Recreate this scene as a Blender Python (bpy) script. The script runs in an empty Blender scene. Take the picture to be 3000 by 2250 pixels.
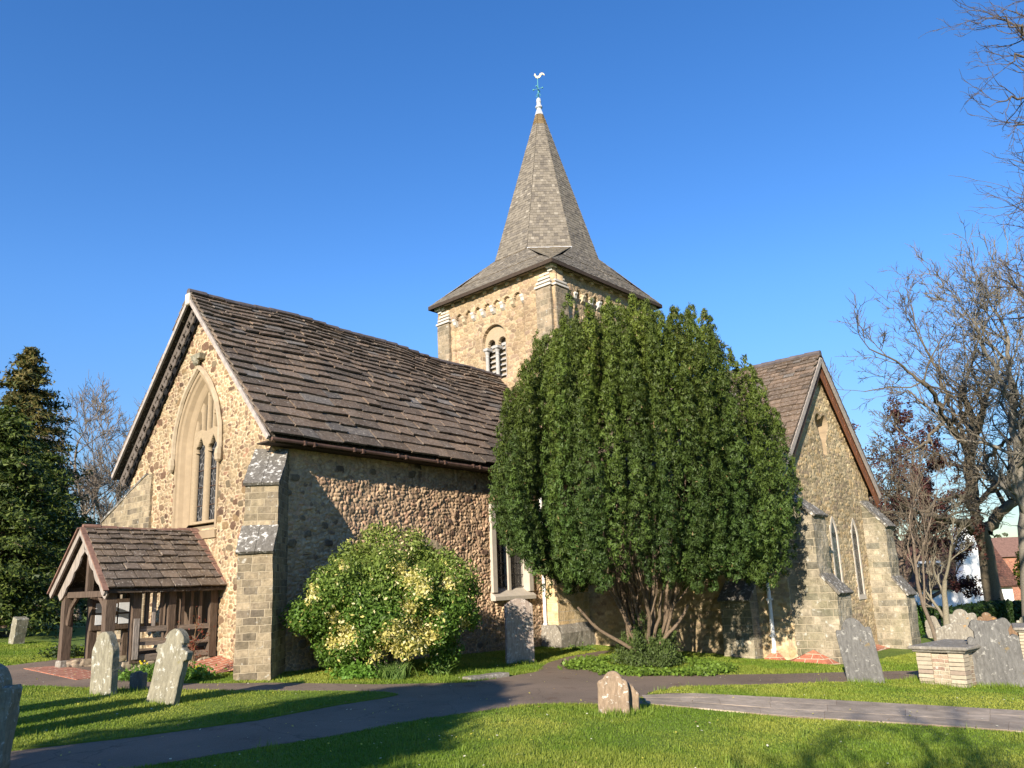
import bpy, bmesh, math, random
import numpy as np
from math import radians, sin, cos, pi
from mathutils import Matrix, Vector
rng = np.random.default_rng(7); random.seed(7)
scene = bpy.context.scene
COL = scene.collection

# ---------------------------------------------------------------- camera
F_PX, CX, CY, W0, H0 = 2275.0, 1487.0, 1232.0, 3000.0, 2250.0
PITCH, ROLL, YAW = radians(11.95), radians(-2.09), radians(50.31)
EYE = 1.6
def _camrot():
    cp, sp = cos(PITCH), sin(PITCH)
    fwd = np.array([0, cp, sp]); up = np.array([0, -sp, cp]); rt = np.array([1., 0, 0])
    cr, sr = cos(ROLL), sin(ROLL)
    return np.array([cr*rt+sr*up, -(-sr*rt+cr*up), fwd])
_C = np.array([[cos(YAW), sin(YAW), 0], [-sin(YAW), cos(YAW), 0], [0, 0, 1]])
RM = _camrot() @ _C.T
O = np.array([0, 0, EYE])
cd = bpy.data.cameras.new('camera'); cam = bpy.data.objects.new('camera', cd); COL.objects.link(cam)
cd.sensor_width = 36; cd.lens = 36*F_PX/W0
cd.shift_x = (W0/2-CX)/W0; cd.shift_y = (CY-H0/2)/W0
cd.clip_start = .05; cd.clip_end = 2000
_m = np.eye(4); _m[:3, 0] = RM[0]; _m[:3, 1] = -RM[1]; _m[:3, 2] = -RM[2]; _m[:3, 3] = O
cam.matrix_world = Matrix(_m.tolist())
scene.camera = cam

# ---------------------------------------------------------------- light
SUN_AZ, SUN_EL = radians(17.0), radians(20.5)        # azimuth the light travels towards, elevation
sdir = Vector((cos(SUN_AZ)*cos(SUN_EL), sin(SUN_AZ)*cos(SUN_EL), -sin(SUN_EL)))
sl = bpy.data.lights.new('sun', 'SUN'); sl.energy = 5.0; sl.angle = radians(.5); sl.color = (1, .89, .74)
so = bpy.data.objects.new('sun', sl); COL.objects.link(so)
so.rotation_euler = sdir.to_track_quat('-Z', 'Y').to_euler(); so.location = (-20, -8, 30)
wd = bpy.data.worlds.new('World'); scene.world = wd; wd.use_nodes = True
wn = wd.node_tree.nodes; wl = wd.node_tree.links
bg = wn['Background']; sky = wn.new('ShaderNodeTexSky'); sky.sky_type = 'NISHITA'
sky.sun_disc = False; sky.sun_elevation = radians(24); sky.air_density = 1.0; sky.dust_density = .0; sky.ozone_density = 2.2
sky.sun_rotation = math.atan2(-cos(SUN_AZ), -sin(SUN_AZ)); sky.altitude = 400
hs_ = wn.new('ShaderNodeHueSaturation'); hs_.inputs['Saturation'].default_value = 1.3; hs_.inputs['Hue'].default_value = .510
wl.new(sky.outputs[0], hs_.inputs['Color']); 
# the clear deep horizon of a dry spring day: the pale band low down is held back
tcs = wn.new('ShaderNodeTexCoord'); sx_ = wn.new('ShaderNodeSeparateXYZ'); wl.new(tcs.outputs['Generated'], sx_.inputs[0])
mr = wn.new('ShaderNodeMapRange'); wl.new(sx_.outputs['Z'], mr.inputs[0]); mr.inputs[1].default_value = 0; mr.inputs[2].default_value = .38; mr.inputs[3].default_value = .42; mr.inputs[4].default_value = 1.0; mr.interpolation_type = 'SMOOTHSTEP'
mm = wn.new('ShaderNodeVectorMath'); mm.operation = 'SCALE'; wl.new(hs_.outputs[0], mm.inputs[0]); wl.new(mr.outputs[0], mm.inputs['Scale']); wl.new(mm.outputs[0], bg.inputs[0]); bg.inputs[1].default_value = .122
scene.view_settings.view_transform = 'Standard'; scene.view_settings.look = 'None'
scene.view_settings.exposure = 0.98; scene.view_settings.gamma = 1
scene.cycles.max_bounces = 6; scene.cycles.diffuse_bounces = 2; scene.cycles.transparent_max_bounces = 8

# ---------------------------------------------------------------- geometry helpers
def ray(x, y): return RM.T @ np.array([(x-CX)/F_PX, (y-CY)/F_PX, 1.])
def g(X, Y): return np.clip(-.023*(X-9.6)+.038*(Y-14.2), -1.1, .6)
def gg(x, y):
    d = ray(x, y); t = -EYE/d[2]
    for i in range(30):
        P = O+d*t; t = (g(P[0], P[1])-EYE)/d[2]
    return (float(P[0]), float(P[1]))
def at_depth(x, dep):
    d = ray(x, 1710); return float(d[0]*dep), float(d[1]*dep)
UP = np.array([0, 0, 1.])

def put(o, parent=None, label=None, cat=None, group=None, kind=None):
    COL.objects.link(o)
    if parent is not None:
        o.parent = parent
        if parent.type == 'EMPTY': o.matrix_parent_inverse = (Matrix.Translation(parent.location) @ parent.rotation_euler.to_matrix().to_4x4()).inverted()
    if label: o['label'] = label
    if cat: o['category'] = cat
    if group: o['group'] = group
    if kind: o['kind'] = kind
    return o
def empty(name, loc, label, cat, group=None, rz=0):
    o = bpy.data.objects.new(name, None); o.location = loc; o.rotation_euler = (0, 0, rz)
    o.empty_display_size = .3
    return put(o, None, label, cat, group)

def np_mesh(name, V, faces, mat, col=None, smooth=False, parent=None, uv=True, mats=None, midx=None, **kw):
    """faces: list of arrays (M,k)"""
    V = np.asarray(V, np.float32)
    if not isinstance(faces, list): faces = [faces]
    faces = [np.asarray(f, np.int32) for f in faces if len(f)]
    me = bpy.data.meshes.new(name)
    me.vertices.add(len(V)); me.vertices.foreach_set('co', V.ravel())
    nl = sum(f.size for f in faces); nf = sum(len(f) for f in faces)
    me.loops.add(nl); me.loops.foreach_set('vertex_index', np.concatenate([f.ravel() for f in faces]))
    me.polygons.add(nf)
    tot = np.concatenate([np.full(len(f), f.shape[1], np.int32) for f in faces])
    st = np.concatenate([[0], np.cumsum(tot)[:-1]]).astype(np.int32)
    me.polygons.foreach_set('loop_start', st)
    if midx is not None: me.polygons.foreach_set('material_index', np.asarray(midx, np.int32))
    me.update(calc_edges=True)
    if smooth: me.polygons.foreach_set('use_smooth', np.ones(nf, bool))
    if col is not None:
        a = me.color_attributes.new('col', 'FLOAT_COLOR', 'POINT')
        c = np.ones((len(V), 4), np.float32); c[:, :3] = col
        a.data.foreach_set('color', c.ravel())
    o = bpy.data.objects.new(name, me)
    if mats:
        for m in mats: me.materials.append(m)
    elif mat: me.materials.append(mat)
    if uv: box_uv(me)
    return put(o, parent, **kw)

def box_uv(me):
    n = len(me.polygons)
    if n == 0: return
    nor = np.zeros(n*3, np.float32); me.polygons.foreach_get('normal', nor); nor = nor.reshape(-1, 3)
    tot = np.zeros(n, np.int32); me.polygons.foreach_get('loop_total', tot)
    ln = np.repeat(nor, tot, axis=0)
    vi = np.zeros(len(me.loops), np.int32); me.loops.foreach_get('vertex_index', vi)
    co = np.zeros(len(me.vertices)*3, np.float32); me.vertices.foreach_get('co', co); co = co.reshape(-1, 3)[vi]
    h = np.hypot(ln[:, 0], ln[:, 1]); flat = h < .3
    az = np.degrees(np.arctan2(ln[:, 1], ln[:, 0])); ax_ = np.array([-180, -90, 0, 90, 180, -135, -45, 45, 135.]); k = np.abs(az[:, None]-ax_).argmin(1); az = np.radians(ax_[k])
    hx = np.where(flat, 0, -np.sin(az)); hy = np.where(flat, 0, np.cos(az))
    u = np.where(flat, co[:, 0], co[:, 0]*hx+co[:, 1]*hy)
    # bitangent = n x t
    v = np.where(flat, co[:, 1], np.where(np.abs(ln[:, 2]) < .5, co[:, 2], co[:, 2]*1.35))
    l = me.uv_layers.new(name='UVMap')
    l.data.foreach_set('uv', np.stack([u, v], 1).astype(np.float32).ravel())

class MB:
    def __init__(s): s.v = []; s.f = []; s.c = []; s.col = (1, 1, 1); s.m = []; s.mi = 0
    def add(s, vs, fs):
        b = len(s.v); s.v += [tuple(map(float, v)) for v in vs]; s.c += [s.col]*len(vs)
        for f in fs: s.f.append([b+i for i in f]); s.m.append(s.mi)
    def box(s, c, size, R=None, taper=1.0, j=0):
        """c centre, size full, R 3x3"""
        hx, hy, hz = [a/2 for a in size]; vs = []
        for z in (-1, 1):
            k = 1 if z < 0 else taper
            for x, y in ((-1, -1), (1, -1), (1, 1), (-1, 1)): vs.append([x*hx*k, y*hy*k, z*hz])
        vs = np.array(vs, float)
        if j: vs += rng.uniform(-j, j, vs.shape)
        if R is not None: vs = vs @ np.array(R).T
        vs = vs+np.array(c)
        s.add(vs, [(3, 2, 1, 0), (4, 5, 6, 7), (0, 1, 5, 4), (1, 2, 6, 5), (2, 3, 7, 6), (3, 0, 4, 7)])
    def bar(s, a, b, w, h, up=(0, 0, 1), j=0):
        a, b = np.array(a, float), np.array(b, float); d = b-a; L = np.linalg.norm(d); d /= L
        up = np.array(up, float); sd = np.cross(d, up)
        if np.linalg.norm(sd) < 1e-4: sd = np.cross(d, [1, 0, 0])
        sd /= np.linalg.norm(sd); u2 = np.cross(sd, d)
        s.box((a+b)/2, (L, w, h), np.stack([d, sd, u2], 1), j=j)
    def prism(s, pts, off):
        """pts: list of 3D points of planar polygon; extruded by off"""
        pts = np.array(pts, float); n = len(pts); off = np.array(off, float)
        vs = np.concatenate([pts, pts+off])
        s.add(vs, [tuple(range(n))[::-1], tuple(range(n, 2*n))]+[(i, (i+1) % n, n+(i+1) % n, n+i) for i in range(n)])
    def tube(s, pts, rad, n=8, cap=True, flat=None):
        pts = np.array(pts, float); k = len(pts)
        if np.isscalar(rad): rad = [rad]*k
        vs = []; prev = None
        for i in range(k):
            d = pts[min(i+1, k-1)]-pts[max(i-1, 0)]; d /= (np.linalg.norm(d)+1e-9)
            if prev is None:
                a = np.cross(d, [0, 0, 1]);
                if np.linalg.norm(a) < .1: a = np.cross(d, [1, 0, 0])
            else: a = prev-d*(prev@d)
            a /= np.linalg.norm(a); prev = a; b = np.cross(d, a)
            for q in range(n):
                t = 2*pi*q/n; vs.append(pts[i]+rad[i]*(cos(t)*a+sin(t)*b))
        fs = [(i*n+q, i*n+(q+1) % n, (i+1)*n+(q+1) % n, (i+1)*n+q) for i in range(k-1) for q in range(n)]
        if cap: fs += [tuple(range(n))[::-1], tuple(range((k-1)*n, k*n))]
        s.add(vs, fs)
    def lathe(s, c, prof, n=16, start=0):
        vs = []; c = np.array(c)
        for r, z in prof:
            for q in range(n):
                t = start+2*pi*q/n; vs.append(c+np.array([r*cos(t), r*sin(t), z]))
        k = len(prof)
        fs = [(i*n+q, i*n+(q+1) % n, (i+1)*n+(q+1) % n, (i+1)*n+q) for i in range(k-1) for q in range(n)]
        fs += [tuple(range(n))[::-1], tuple(range((k-1)*n, k*n))]
        s.add(vs, fs)
    def build(s, name, mat, parent=None, bevel=0, smooth=False, mats=None, fixn=True, rough=0, sub=0, **kw):
        me = bpy.data.meshes.new(name); me.from_pydata(s.v, [], s.f)
        ca = me.color_attributes.new('col', 'FLOAT_COLOR', 'POINT')
        ca.data.foreach_set('color', np.concatenate([np.array(s.c, np.float32), np.ones((len(s.v), 1), np.float32)], 1).ravel())
        if mats:
            for m in mats: me.materials.append(m)
            me.polygons.foreach_set('material_index', np.array(s.m, np.int32))
        else: me.materials.append(mat)
        if fixn or bevel or sub:
            bm = bmesh.new(); bm.from_mesh(me)
            if fixn: bmesh.ops.recalc_face_normals(bm, faces=bm.faces)
            if sub:
                for _ in range(6):
                    es = [e for e in bm.edges if e.calc_length() > sub]
                    if not es: break
                    bmesh.ops.subdivide_edges(bm, edges=es, cuts=1, use_grid_fill=True)
            if bevel: bmesh.ops.bevel(bm, geom=list(bm.edges), offset=bevel, segments=1, affect='EDGES', clamp_overlap=True)
            if rough:
                co = np.array([v.co[:] for v in bm.verts])
                d = np.stack([vnoise(co*q+off)*2-1 for q, off in ((3.1, 0), (3.1, 50), (3.1, 99))], 1)*rough
                d += np.stack([vnoise(co*9+off)*2-1 for off in (7, 57, 97)], 1)*rough*.6
                for v, dd in zip(bm.verts, d): v.co += Vector(dd)
            bm.to_mesh(me); bm.free()
        if smooth: me.polygons.foreach_set('use_smooth', np.ones(len(me.polygons), bool))
        box_uv(me); o = bpy.data.objects.new(name, me)
        return put(o, parent, **kw)

def hash3(a, b, c):
    n = (a.astype(np.int64)*73856093) ^ (b.astype(np.int64)*19349663) ^ (c.astype(np.int64)*83492791)
    n = (n ^ (n >> 13))*1274126177 & 0xffffffff
    n = (n ^ (n >> 16))*2246822519 & 0xffffffff
    return ((n ^ (n >> 15)) & 0xffffff)/float(0xffffff)
def vnoise(p):
    i = np.floor(p).astype(np.int64); f = p-i; f = f*f*(3-2*f); r = 0
    for dx in (0, 1):
        for dy in (0, 1):
            for dz in (0, 1):
                w = (f[:, 0] if dx else 1-f[:, 0])*(f[:, 1] if dy else 1-f[:, 1])*(f[:, 2] if dz else 1-f[:, 2])
                r = r+w*hash3(i[:, 0]+dx, i[:, 1]+dy, i[:, 2]+dz)
    return r
def n2(u, v, s, o=0): return vnoise(np.stack([u*s+o, v*s-o, 0*u+o*.37], 1))

# ---------------------------------------------------------------- stone facing made of real relief
def grid_wall(name, P0, U, V, size, inside, disp, colour, mat, parent, res=.022, depth=0, **kw):
    """sheet of small faces over a rectangle; faces outside the mask are dropped, its rim is turned back by depth"""
    P0, U, V = np.array(P0, float), np.array(U, float), np.array(V, float); N = np.cross(U, V)
    nu, nv = int(round(size[0]/res)), int(round(size[1]/res))
    u = np.linspace(0, size[0], nu+1); v = np.linspace(0, size[1], nv+1)
    uu, vv = np.meshgrid(u, v); uu = uu.ravel(); vv = vv.ravel()
    d, aux = disp(uu, vv)
    c = colour(uu, vv, aux)
    P = P0+uu[:, None]*U+vv[:, None]*V+d[:, None]*N
    fc_u = (u[:-1]+u[1:])/2; fc_v = (v[:-1]+v[1:])/2; fu, fv = np.meshgrid(fc_u, fc_v)
    m = inside(fu, fv)
    idx = (np.arange(nv)[:, None]*(nu+1)+np.arange(nu)[None]); a = idx[m]
    F = np.stack([a, a+1, a+nu+2, a+nu+1], 1); fs = [F]
    if depth:
        nb = len(P); P = np.concatenate([P, P0+uu[:, None]*U+vv[:, None]*V-depth*N]); c = np.concatenate([c, c])
        pm = np.pad(m, 1); side = []
        for (dy, dx, e0, e1) in ((0, -1, nu+1, 0), (0, 1, 1, nu+2), (-1, 0, 0, 1), (1, 0, nu+2, nu+1)):
            q = m & ~pm[1+dy:1+dy+nv, 1+dx:1+dx+nu]; b = idx[q]
            side.append(np.stack([b+e1, b+e0, b+e0+nb, b+e1+nb], 1))
        fs.append(np.concatenate(side))
    F = np.concatenate(fs); used, inv = np.unique(F, return_inverse=True)
    return np_mesh(name, P[used], inv.reshape(F.shape), mat, col=c[used], parent=parent, **kw)

def cells(u, v, su, sv, seed, jit=.8, pn=3, brick=0.0):
    """worley cells: F1, F2, id randoms"""
    x = u/su; y = v/sv; iy = np.floor(y).astype(int)
    F1 = np.full(u.shape, 9.); F2 = np.full(u.shape, 9.); I = np.zeros(u.shape, int); J = np.zeros(u.shape, int)
    for dy in (-1, 0, 1):
        jy = iy+dy; sh = np.where(jy % 2 == 0, brick, 0.)
        ix = np.floor(x-sh).astype(int)
        for dx in (-2, -1, 0, 1, 2) if brick else (-1, 0, 1):
            jx = ix+dx
            h1 = hash3(jx, jy, np.full_like(jx, seed)); h2 = hash3(jx, jy, np.full_like(jx, seed+17))
            sx = jx+.5+sh+(h1-.5)*jit; sy = jy+.5+(h2-.5)*jit*(.5 if brick else 1)
            d = (np.abs(x-sx)**pn+np.abs(y-sy)**pn)**(1/pn)
            nb = d < F1; F2 = np.where(nb, F1, np.minimum(F2, d)); I = np.where(nb, jx, I); J = np.where(nb, jy, J); F1 = np.where(nb, d, F1)
    return F1, F2, I, J
def rubble(pal, wts, mortar, su=.14, sv=.11, seed=1, gap=.10, relief=.018, big=.0, bigpal=None, brick=0., bandy=0., dark=None, tint=(1, 1, 1), flat=.6):
    pal = np.array(pal, float); mortar = np.array(mortar); wts = np.cumsum(np.array(wts, float)/sum(wts))
    def disp(u, v):
        wu = u+(n2(u, v, 7, 3)-.5)*su*.7; wv = v+(n2(u, v, 7, 31)-.5)*sv*.7
        F1, F2, I, J = cells(wu, wv, su, sv, seed, brick=brick)
        r = hash3(I, J, np.full_like(I, seed+5)); r2 = hash3(I, J, np.full_like(I, seed+9)); r3 = hash3(I, J, np.full_like(I, seed+11))
        e = F2-F1; th = gap*(.5+1.1*r3)
        st = np.clip((e-th)/.14, 0, 1)
        kind = np.searchsorted(wts, r).clip(0, len(pal)-1)
        c = pal[kind]*(.8+.4*r2)[:, None]
        if big:
            G1, G2, K, L = cells(wu+9.3, wv+4.1, su*2.6, sv*2.6, seed+40, jit=.9)
            rb = hash3(K, L, np.full_like(K, seed+41)); band = n2(u*.2, v, 1.6, seed)
            on = (rb < big*(1+bandy*(band-.5)*4)); lim = .22+.2*hash3(K, L, np.full_like(K, seed+42))
            bs = np.where(on, np.clip((lim-G1)/.06, 0, 1), 0); near = on & (G1 < lim+.06)
            bc = np.array(bigpal)[(hash3(K, L, np.full_like(K, seed+43))*len(bigpal)*.999).astype(int)]
            st = np.where(near, bs, st); c = np.where(near[:, None], bc, c); r2 = np.where(near, .9, r2)
        hgt = relief*(st**flat)*(.45+.75*r2)+relief*.5*(n2(u, v, 22, 5)-.5)+relief*.8*(n2(u, v, 5, 8)-.5)
        return hgt, (st, c)
    def colour(u, v, aux):
        st, c = aux; k = np.clip(st*3, 0, 1)[:, None]
        c2 = mortar*(.85+.3*n2(u, v, 6, 77))[:, None]*(1-k)+c*(.8+.4*n2(u, v, 30, 9))[:, None]*k
        c2 = c2*(.86+.28*n2(u, v, .9, 60))[:, None]
        c2 = c2*np.array(tint)*(.80+.36*n2(u, v, .45, 21)+.0)[:, None]
        if dark is not None: c2 = c2*dark(u, v)[:, None]
        return c2
    return disp, colour
# ---------------------------------------------------------------- materials
class NT:
    def __init__(s, name, rough=.9):
        s.m = bpy.data.materials.new(name); s.m.use_nodes = True; s.n = s.m.node_tree.nodes; s.l = s.m.node_tree.links
        s.b = s.n['Principled BSDF']; s.b.inputs['Roughness'].default_value = rough; s.b.inputs['Specular IOR Level'].default_value = .25
        s.tc = s.n.new('ShaderNodeTexCoord')
    def lk(s, a, b): s.l.new(a, b)
    def val(s, sock, v):
        if hasattr(v, 'links'): s.l.new(v, sock)
        elif v is not None: sock.default_value = v if not (isinstance(v, tuple) and len(v) == 3 and sock.type == 'RGBA') else (*v, 1)
    def noise(s, scale, detail=4, rough=.55, vec=None, color=False):
        n = s.n.new('ShaderNodeTexNoise'); n.inputs['Scale'].default_value = scale; n.inputs['Detail'].default_value = detail; n.inputs['Roughness'].default_value = rough
        s.lk(vec if vec is not None else s.tc.outputs['Object'], n.inputs['Vector']); return n.outputs['Color' if color else 'Fac']
    def mapv(s, vec=None, scale=(1, 1, 1), rot=(0, 0, 0)):
        n = s.n.new('ShaderNodeMapping'); s.lk(vec if vec is not None else s.tc.outputs['Object'], n.inputs[0]); n.inputs['Scale'].default_value = scale; n.inputs['Rotation'].default_value = rot; return n.outputs[0]
    def ramp(s, fac, stops):
        n = s.n.new('ShaderNodeValToRGB'); s.lk(fac, n.inputs[0]); e = n.color_ramp.elements
        while len(e) < len(stops): e.new(.5)
        for q, (p, c) in zip(e, stops): q.position = p; q.color = (c, c, c, 1) if np.isscalar(c) else (*c, 1)
        return n.outputs[0]
    def mix(s, fac, a, b, mode='MIX'):
        n = s.n.new('ShaderNodeMix'); n.data_type = 'RGBA'; n.blend_type = mode
        s.val(n.inputs[0], fac); s.val(n.inputs[6], a); s.val(n.inputs[7], b); return n.outputs[2]
    def math(s, op, a, b=None):
        n = s.n.new('ShaderNodeMath'); n.operation = op; s.val(n.inputs[0], a)
        if b is not None: s.val(n.inputs[1], b)
        return n.outputs[0]
    def attr(s, name='col'):
        n = s.n.new('ShaderNodeAttribute'); n.attribute_name = name; return n.outputs['Color']
    def bump(s, h, strength=.5, dist=.02):
        n = s.n.new('ShaderNodeBump'); n.inputs['Strength'].default_value = strength; n.inputs['Distance'].default_value = dist
        s.lk(h, n.inputs['Height']); s.lk(n.outputs[0], s.b.inputs['Normal'])
    def base(s, c): s.val(s.b.inputs['Base Color'], c); return s
M = {}
def mat_vcol(name, rough=.92, lo=.78, hi=1.2, nscale=14, bump=.4, bd=.012, lichen=0, stain=0, lcol=(.62, .6, .52), flecks=None):
    t = NT(name, rough); c = t.attr(); nz = t.noise(nscale, 6)
    c = t.mix(1.0, c, t.ramp(nz, [(.25, lo), (.75, hi)]), 'MULTIPLY')
    if lichen:
        l = t.ramp(t.noise(5, 6, .7), [(.62-lichen*.1, 0.), (.66, 1.)]); c = t.mix(l, c, lcol)
    if flecks:
        c = t.mix(t.ramp(t.noise(16, 6, .75), [(.57, 0.), (.64, .85)]), c, flecks); c = t.mix(t.ramp(t.noise(2.3, 5, .65), [(.55, 0.), (.72, .45)]), c, (.17, .14, .115))
    if stain:
        l = t.ramp(t.noise(1.1, 5, .6), [(.45, 0.), (.62, stain)]); c = t.mix(l, c, (.07, .06, .05))
    t.base(c); t.bump(t.noise(45, 5, .65), bump, bd); M[name] = t.m; return t.m
mat_vcol('rubble_stone')
mat_vcol('roof_slab', .92, .62, 1.35, 11, .9, .02, flecks=(.40, .36, .30))
mat_vcol('shingle', .85, .75, 1.2, 30, .5, .008)
mat_vcol('plain_stone', .85, .85, 1.12, 20, .25, .006)
mat_vcol('tinted', .8, .8, 1.15, 20, .25, .006)
mat_vcol('bark', .95, .6, 1.3, 25, .9, .02)
def mat_ashlar(name, cols, mortar, bw=.42, rh=.2, lichen=.4, moss=.3, msize=.012, off=.5, stain=.15):
    t = NT(name, .93); uv = t.tc.outputs['UV']
    w = t.mix(.03, uv, t.noise(3.2, 3, color=True), 'LINEAR_LIGHT')
    b = t.n.new('ShaderNodeTexBrick'); t.lk(w, b.inputs['Vector']); b.inputs['Scale'].default_value = 1
    b.inputs['Brick Width'].default_value = bw; b.inputs['Row Height'].default_value = rh; b.inputs['Mortar Size'].default_value = msize
    b.inputs['Mortar Smooth'].default_value = .4; b.offset = off; b.inputs['Bias'].default_value = 0; b.squash = 1.35; b.squash_frequency = 3
    b.inputs['Color1'].default_value = (0, 0, 0, 1); b.inputs['Color2'].default_value = (1, 1, 1, 1); b.inputs['Mortar'].default_value = (.5, .5, .5, 1)
    c = t.ramp(b.outputs[0], [(i/(len(cols)-1), q) for i, q in enumerate(cols)])
    c = t.mix(1, c, t.ramp(t.noise(9, 7, .65), [(.25, .6), (.75, 1.35)]), 'MULTIPLY')
    c = t.mix(t.ramp(t.noise(1.3, 5, .6), [(.42, 0.), (.7, moss)]), c, (.09, .10, .045))
    c = t.mix(1, c, t.ramp(t.noise(1.9, 6, .7, vec=t.mapv(scale=(1, 1, .6), rot=(.3, .2, 1))), [(.32, 1-stain), (.6, 1.1)]), 'MULTIPLY')
    c = t.mix(b.outputs[1], c, mortar)
    if lichen: c = t.mix(t.ramp(t.noise(6, 6, .62), [(.64-.05*lichen, 0.), (.70, .8)]), c, (.5, .49, .43))
    t.base(c)
    h = t.mix(b.outputs[1], t.noise(16, 6, .65), (.0, .0, .0)); t.bump(h, .9, .03); M[name] = t.m
mat_ashlar('buttress_ashlar', [(.19, .152, .10), (.29, .232, .15), (.38, .30, .195), (.145, .118, .085), (.31, .245, .16)], (.36, .295, .20), .27, .145, msize=.009, moss=.15, stain=.45)
mat_ashlar('tower_ashlar', [(.23, .185, .125), (.32, .25, .17), (.20, .165, .115), (.36, .28, .185)], (.36, .295, .21), .34, .2, lichen=.1, moss=.12, stain=.4)
mat_ashlar('golden_ashlar', [(.62, .45, .24), (.52, .40, .24), (.58, .47, .30), (.60, .40, .19)], (.58, .48, .34), .55, .26, lichen=.0, moss=.0)
mat_ashlar('transept_ashlar', [(.27, .235, .17), (.40, .345, .255), (.35, .30, .21), (.20, .185, .145)], (.36, .31, .22), .4, .19, lichen=.7, moss=.5, stain=.62)
mat_ashlar('tomb_brick', [(.38, .31, .22), (.30, .20, .15), (.42, .35, .25), (.33, .26, .19)], (.55, .48, .36), .22, .075, lichen=.3, moss=.2, msize=.008)
mat_ashlar('red_brick_paving', [(.42, .15, .09), (.36, .13, .08), (.48, .2, .12)], (.55, .42, .30), .3, .14, lichen=0, moss=0, msize=.012)
mat_ashlar('house_brick', [(.36, .13, .08), (.3, .11, .07), (.4, .17, .1)], (.4, .3, .22), .25, .09, lichen=0, moss=0)
mat_ashlar('house_tile', [(.11, .05, .035), (.15, .07, .05), (.085, .045, .035)], (.05, .03, .025), .2, .16, lichen=0, moss=.1)
def mat_simple(name, col, rough=.8, var=.25, scale=12, bump=.3, bd=.008, spec=.25, stretch=None, metallic=0):
    t = NT(name, rough); vec = t.mapv(scale=stretch) if stretch else None
    c = t.mix(1, (*col, 1), t.ramp(t.noise(scale, 5, vec=vec), [(.25, 1-var), (.75, 1+var)]), 'MULTIPLY')
    t.base(c); t.bump(t.noise(scale*2.5, 5, vec=vec), bump, bd); t.b.inputs['Specular IOR Level'].default_value = spec; t.b.inputs['Metallic'].default_value = metallic
    M[name] = t.m
mat_simple('old_oak', (.10, .070, .050), .8, .5, 10, .8, .012, stretch=(3, 3, .35))
mat_simple('grey_oak', (.28, .24, .205), .85, .45, 10, .8, .012, stretch=(3, 3, .4))
mat_simple('rail_oak', (.21, .165, .13), .85, .5, 10, .8, .012, stretch=(.35, 3, 3))
mat_simple('brown_board', (.17, .07, .035), .6, .2)
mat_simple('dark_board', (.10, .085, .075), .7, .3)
mat_simple('grey_board', (.33, .29, .26), .8, .3)
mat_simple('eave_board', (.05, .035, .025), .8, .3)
mat_simple('rust_iron', (.10, .06, .045), .55, .4, 8)
mat_simple('white_pipe', (.72, .72, .70), .45, .06)
mat_simple('lead', (.42, .44, .47), .5, .2, 6)
mat_simple('verdigris', (.10, .30, .30), .6, .2)
mat_simple('gilt', (.75, .62, .38), .4, .15)
mat_simple('louvre', (.36, .35, .33), .85, .2)
mat_simple('black', (.012, .012, .013), .6, .1)
mat_simple('paper', (.7, .72, .74), .6, .05)
mat_simple('terracotta', (.21, .12, .088), .85, .4, 7)
mat_simple('ridge_tile', (.10, .085, .085), .75, .4, 5)
mat_simple('lime_render', (.82, .81, .78), .8, .08, 3)
mat_simple('frame_stone', (.29, .22, .14), .85, .12, 5, .2)
mat_simple('grey_frame_stone', (.45, .40, .33), .85, .12, 5, .2)
mat_simple('white_stone', (.48, .44, .38), .85, .1, 5, .2)
mat_simple('sandstone', (.36, .29, .20), .9, .2, 7, .4)
mat_simple('mortar_fill', (.55, .43, .29), .95, .2, 7, .4)
mat_simple('soil', (.07, .045, .03), .95, .4, 9, .9, .03)
# leaded glass
t = NT('leaded_glass', .25); t.b.inputs['Specular IOR Level'].default_value = .5
v = t.n.new('ShaderNodeTexVoronoi'); v.feature = 'DISTANCE_TO_EDGE'; v.inputs['Scale'].default_value = 9; t.lk(t.mapv(scale=(1, 1, .6)), v.inputs['Vector'])
t.base(t.mix(t.ramp(v.outputs['Distance'], [(.025, 1.), (.05, 0.)]), (.016, .019, .024), (.17, .17, .17)))
t.bump(t.noise(6), .2, .02); M['leaded_glass'] = t.m
t = NT('house_glass', .1); t.base((.03, .04, .05)); M['house_glass'] = t.m
# gravestone
def mat_grave(name, a, b, lich, amt=.5, l2=(.45, .25, .08)):
    t = NT(name, .93); c = t.mix(t.noise(3.5, 6, .6), (*a, 1), (*b, 1))
    c = t.mix(1, c, t.ramp(t.noise(12, 6, .7, vec=t.mapv(scale=(2, 2, .5))), [(.3, .6), (.7, 1.3)]), 'MULTIPLY')
    c = t.mix(t.ramp(t.noise(9, 7, .72), [(.60-.12*amt, 0.), (.66-.1*amt, 1.)]), c, (*lich, 1))
    c = t.mix(t.ramp(t.noise(4.2, 6, .7, vec=t.mapv(scale=(1.3, 1.3, 1.3), rot=(1, 2, 3))), [(.66, 0.), (.7, .8)]), c, (*l2, 1))
    t.base(c); t.bump(t.noise(20, 6, .7), .8, .015); M[name] = t.m
mat_grave('grave_grey', (.105, .10, .095), (.17, .165, .15), (.30, .29, .26), .2, (.22, .16, .07))
mat_grave('grave_buff', (.27, .245, .175), (.19, .175, .125), (.44, .43, .37), .35, (.20, .18, .09))
mat_grave('grave_pink', (.42, .33, .28), (.34, .29, .25), (.55, .5, .45), .4, (.26, .2, .15))
mat_grave('grave_brown', (.30, .215, .14), (.22, .165, .115), (.55, .52, .46), .3, (.16, .12, .08))
mat_grave('coping_stone', (.17, .155, .13), (.11, .10, .085), (.55, .53, .48), .45, (.12, .12, .06))
mat_grave('grave_orange', (.22, .13, .075), (.16, .11, .07), (.3, .27, .2), .1)
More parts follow.
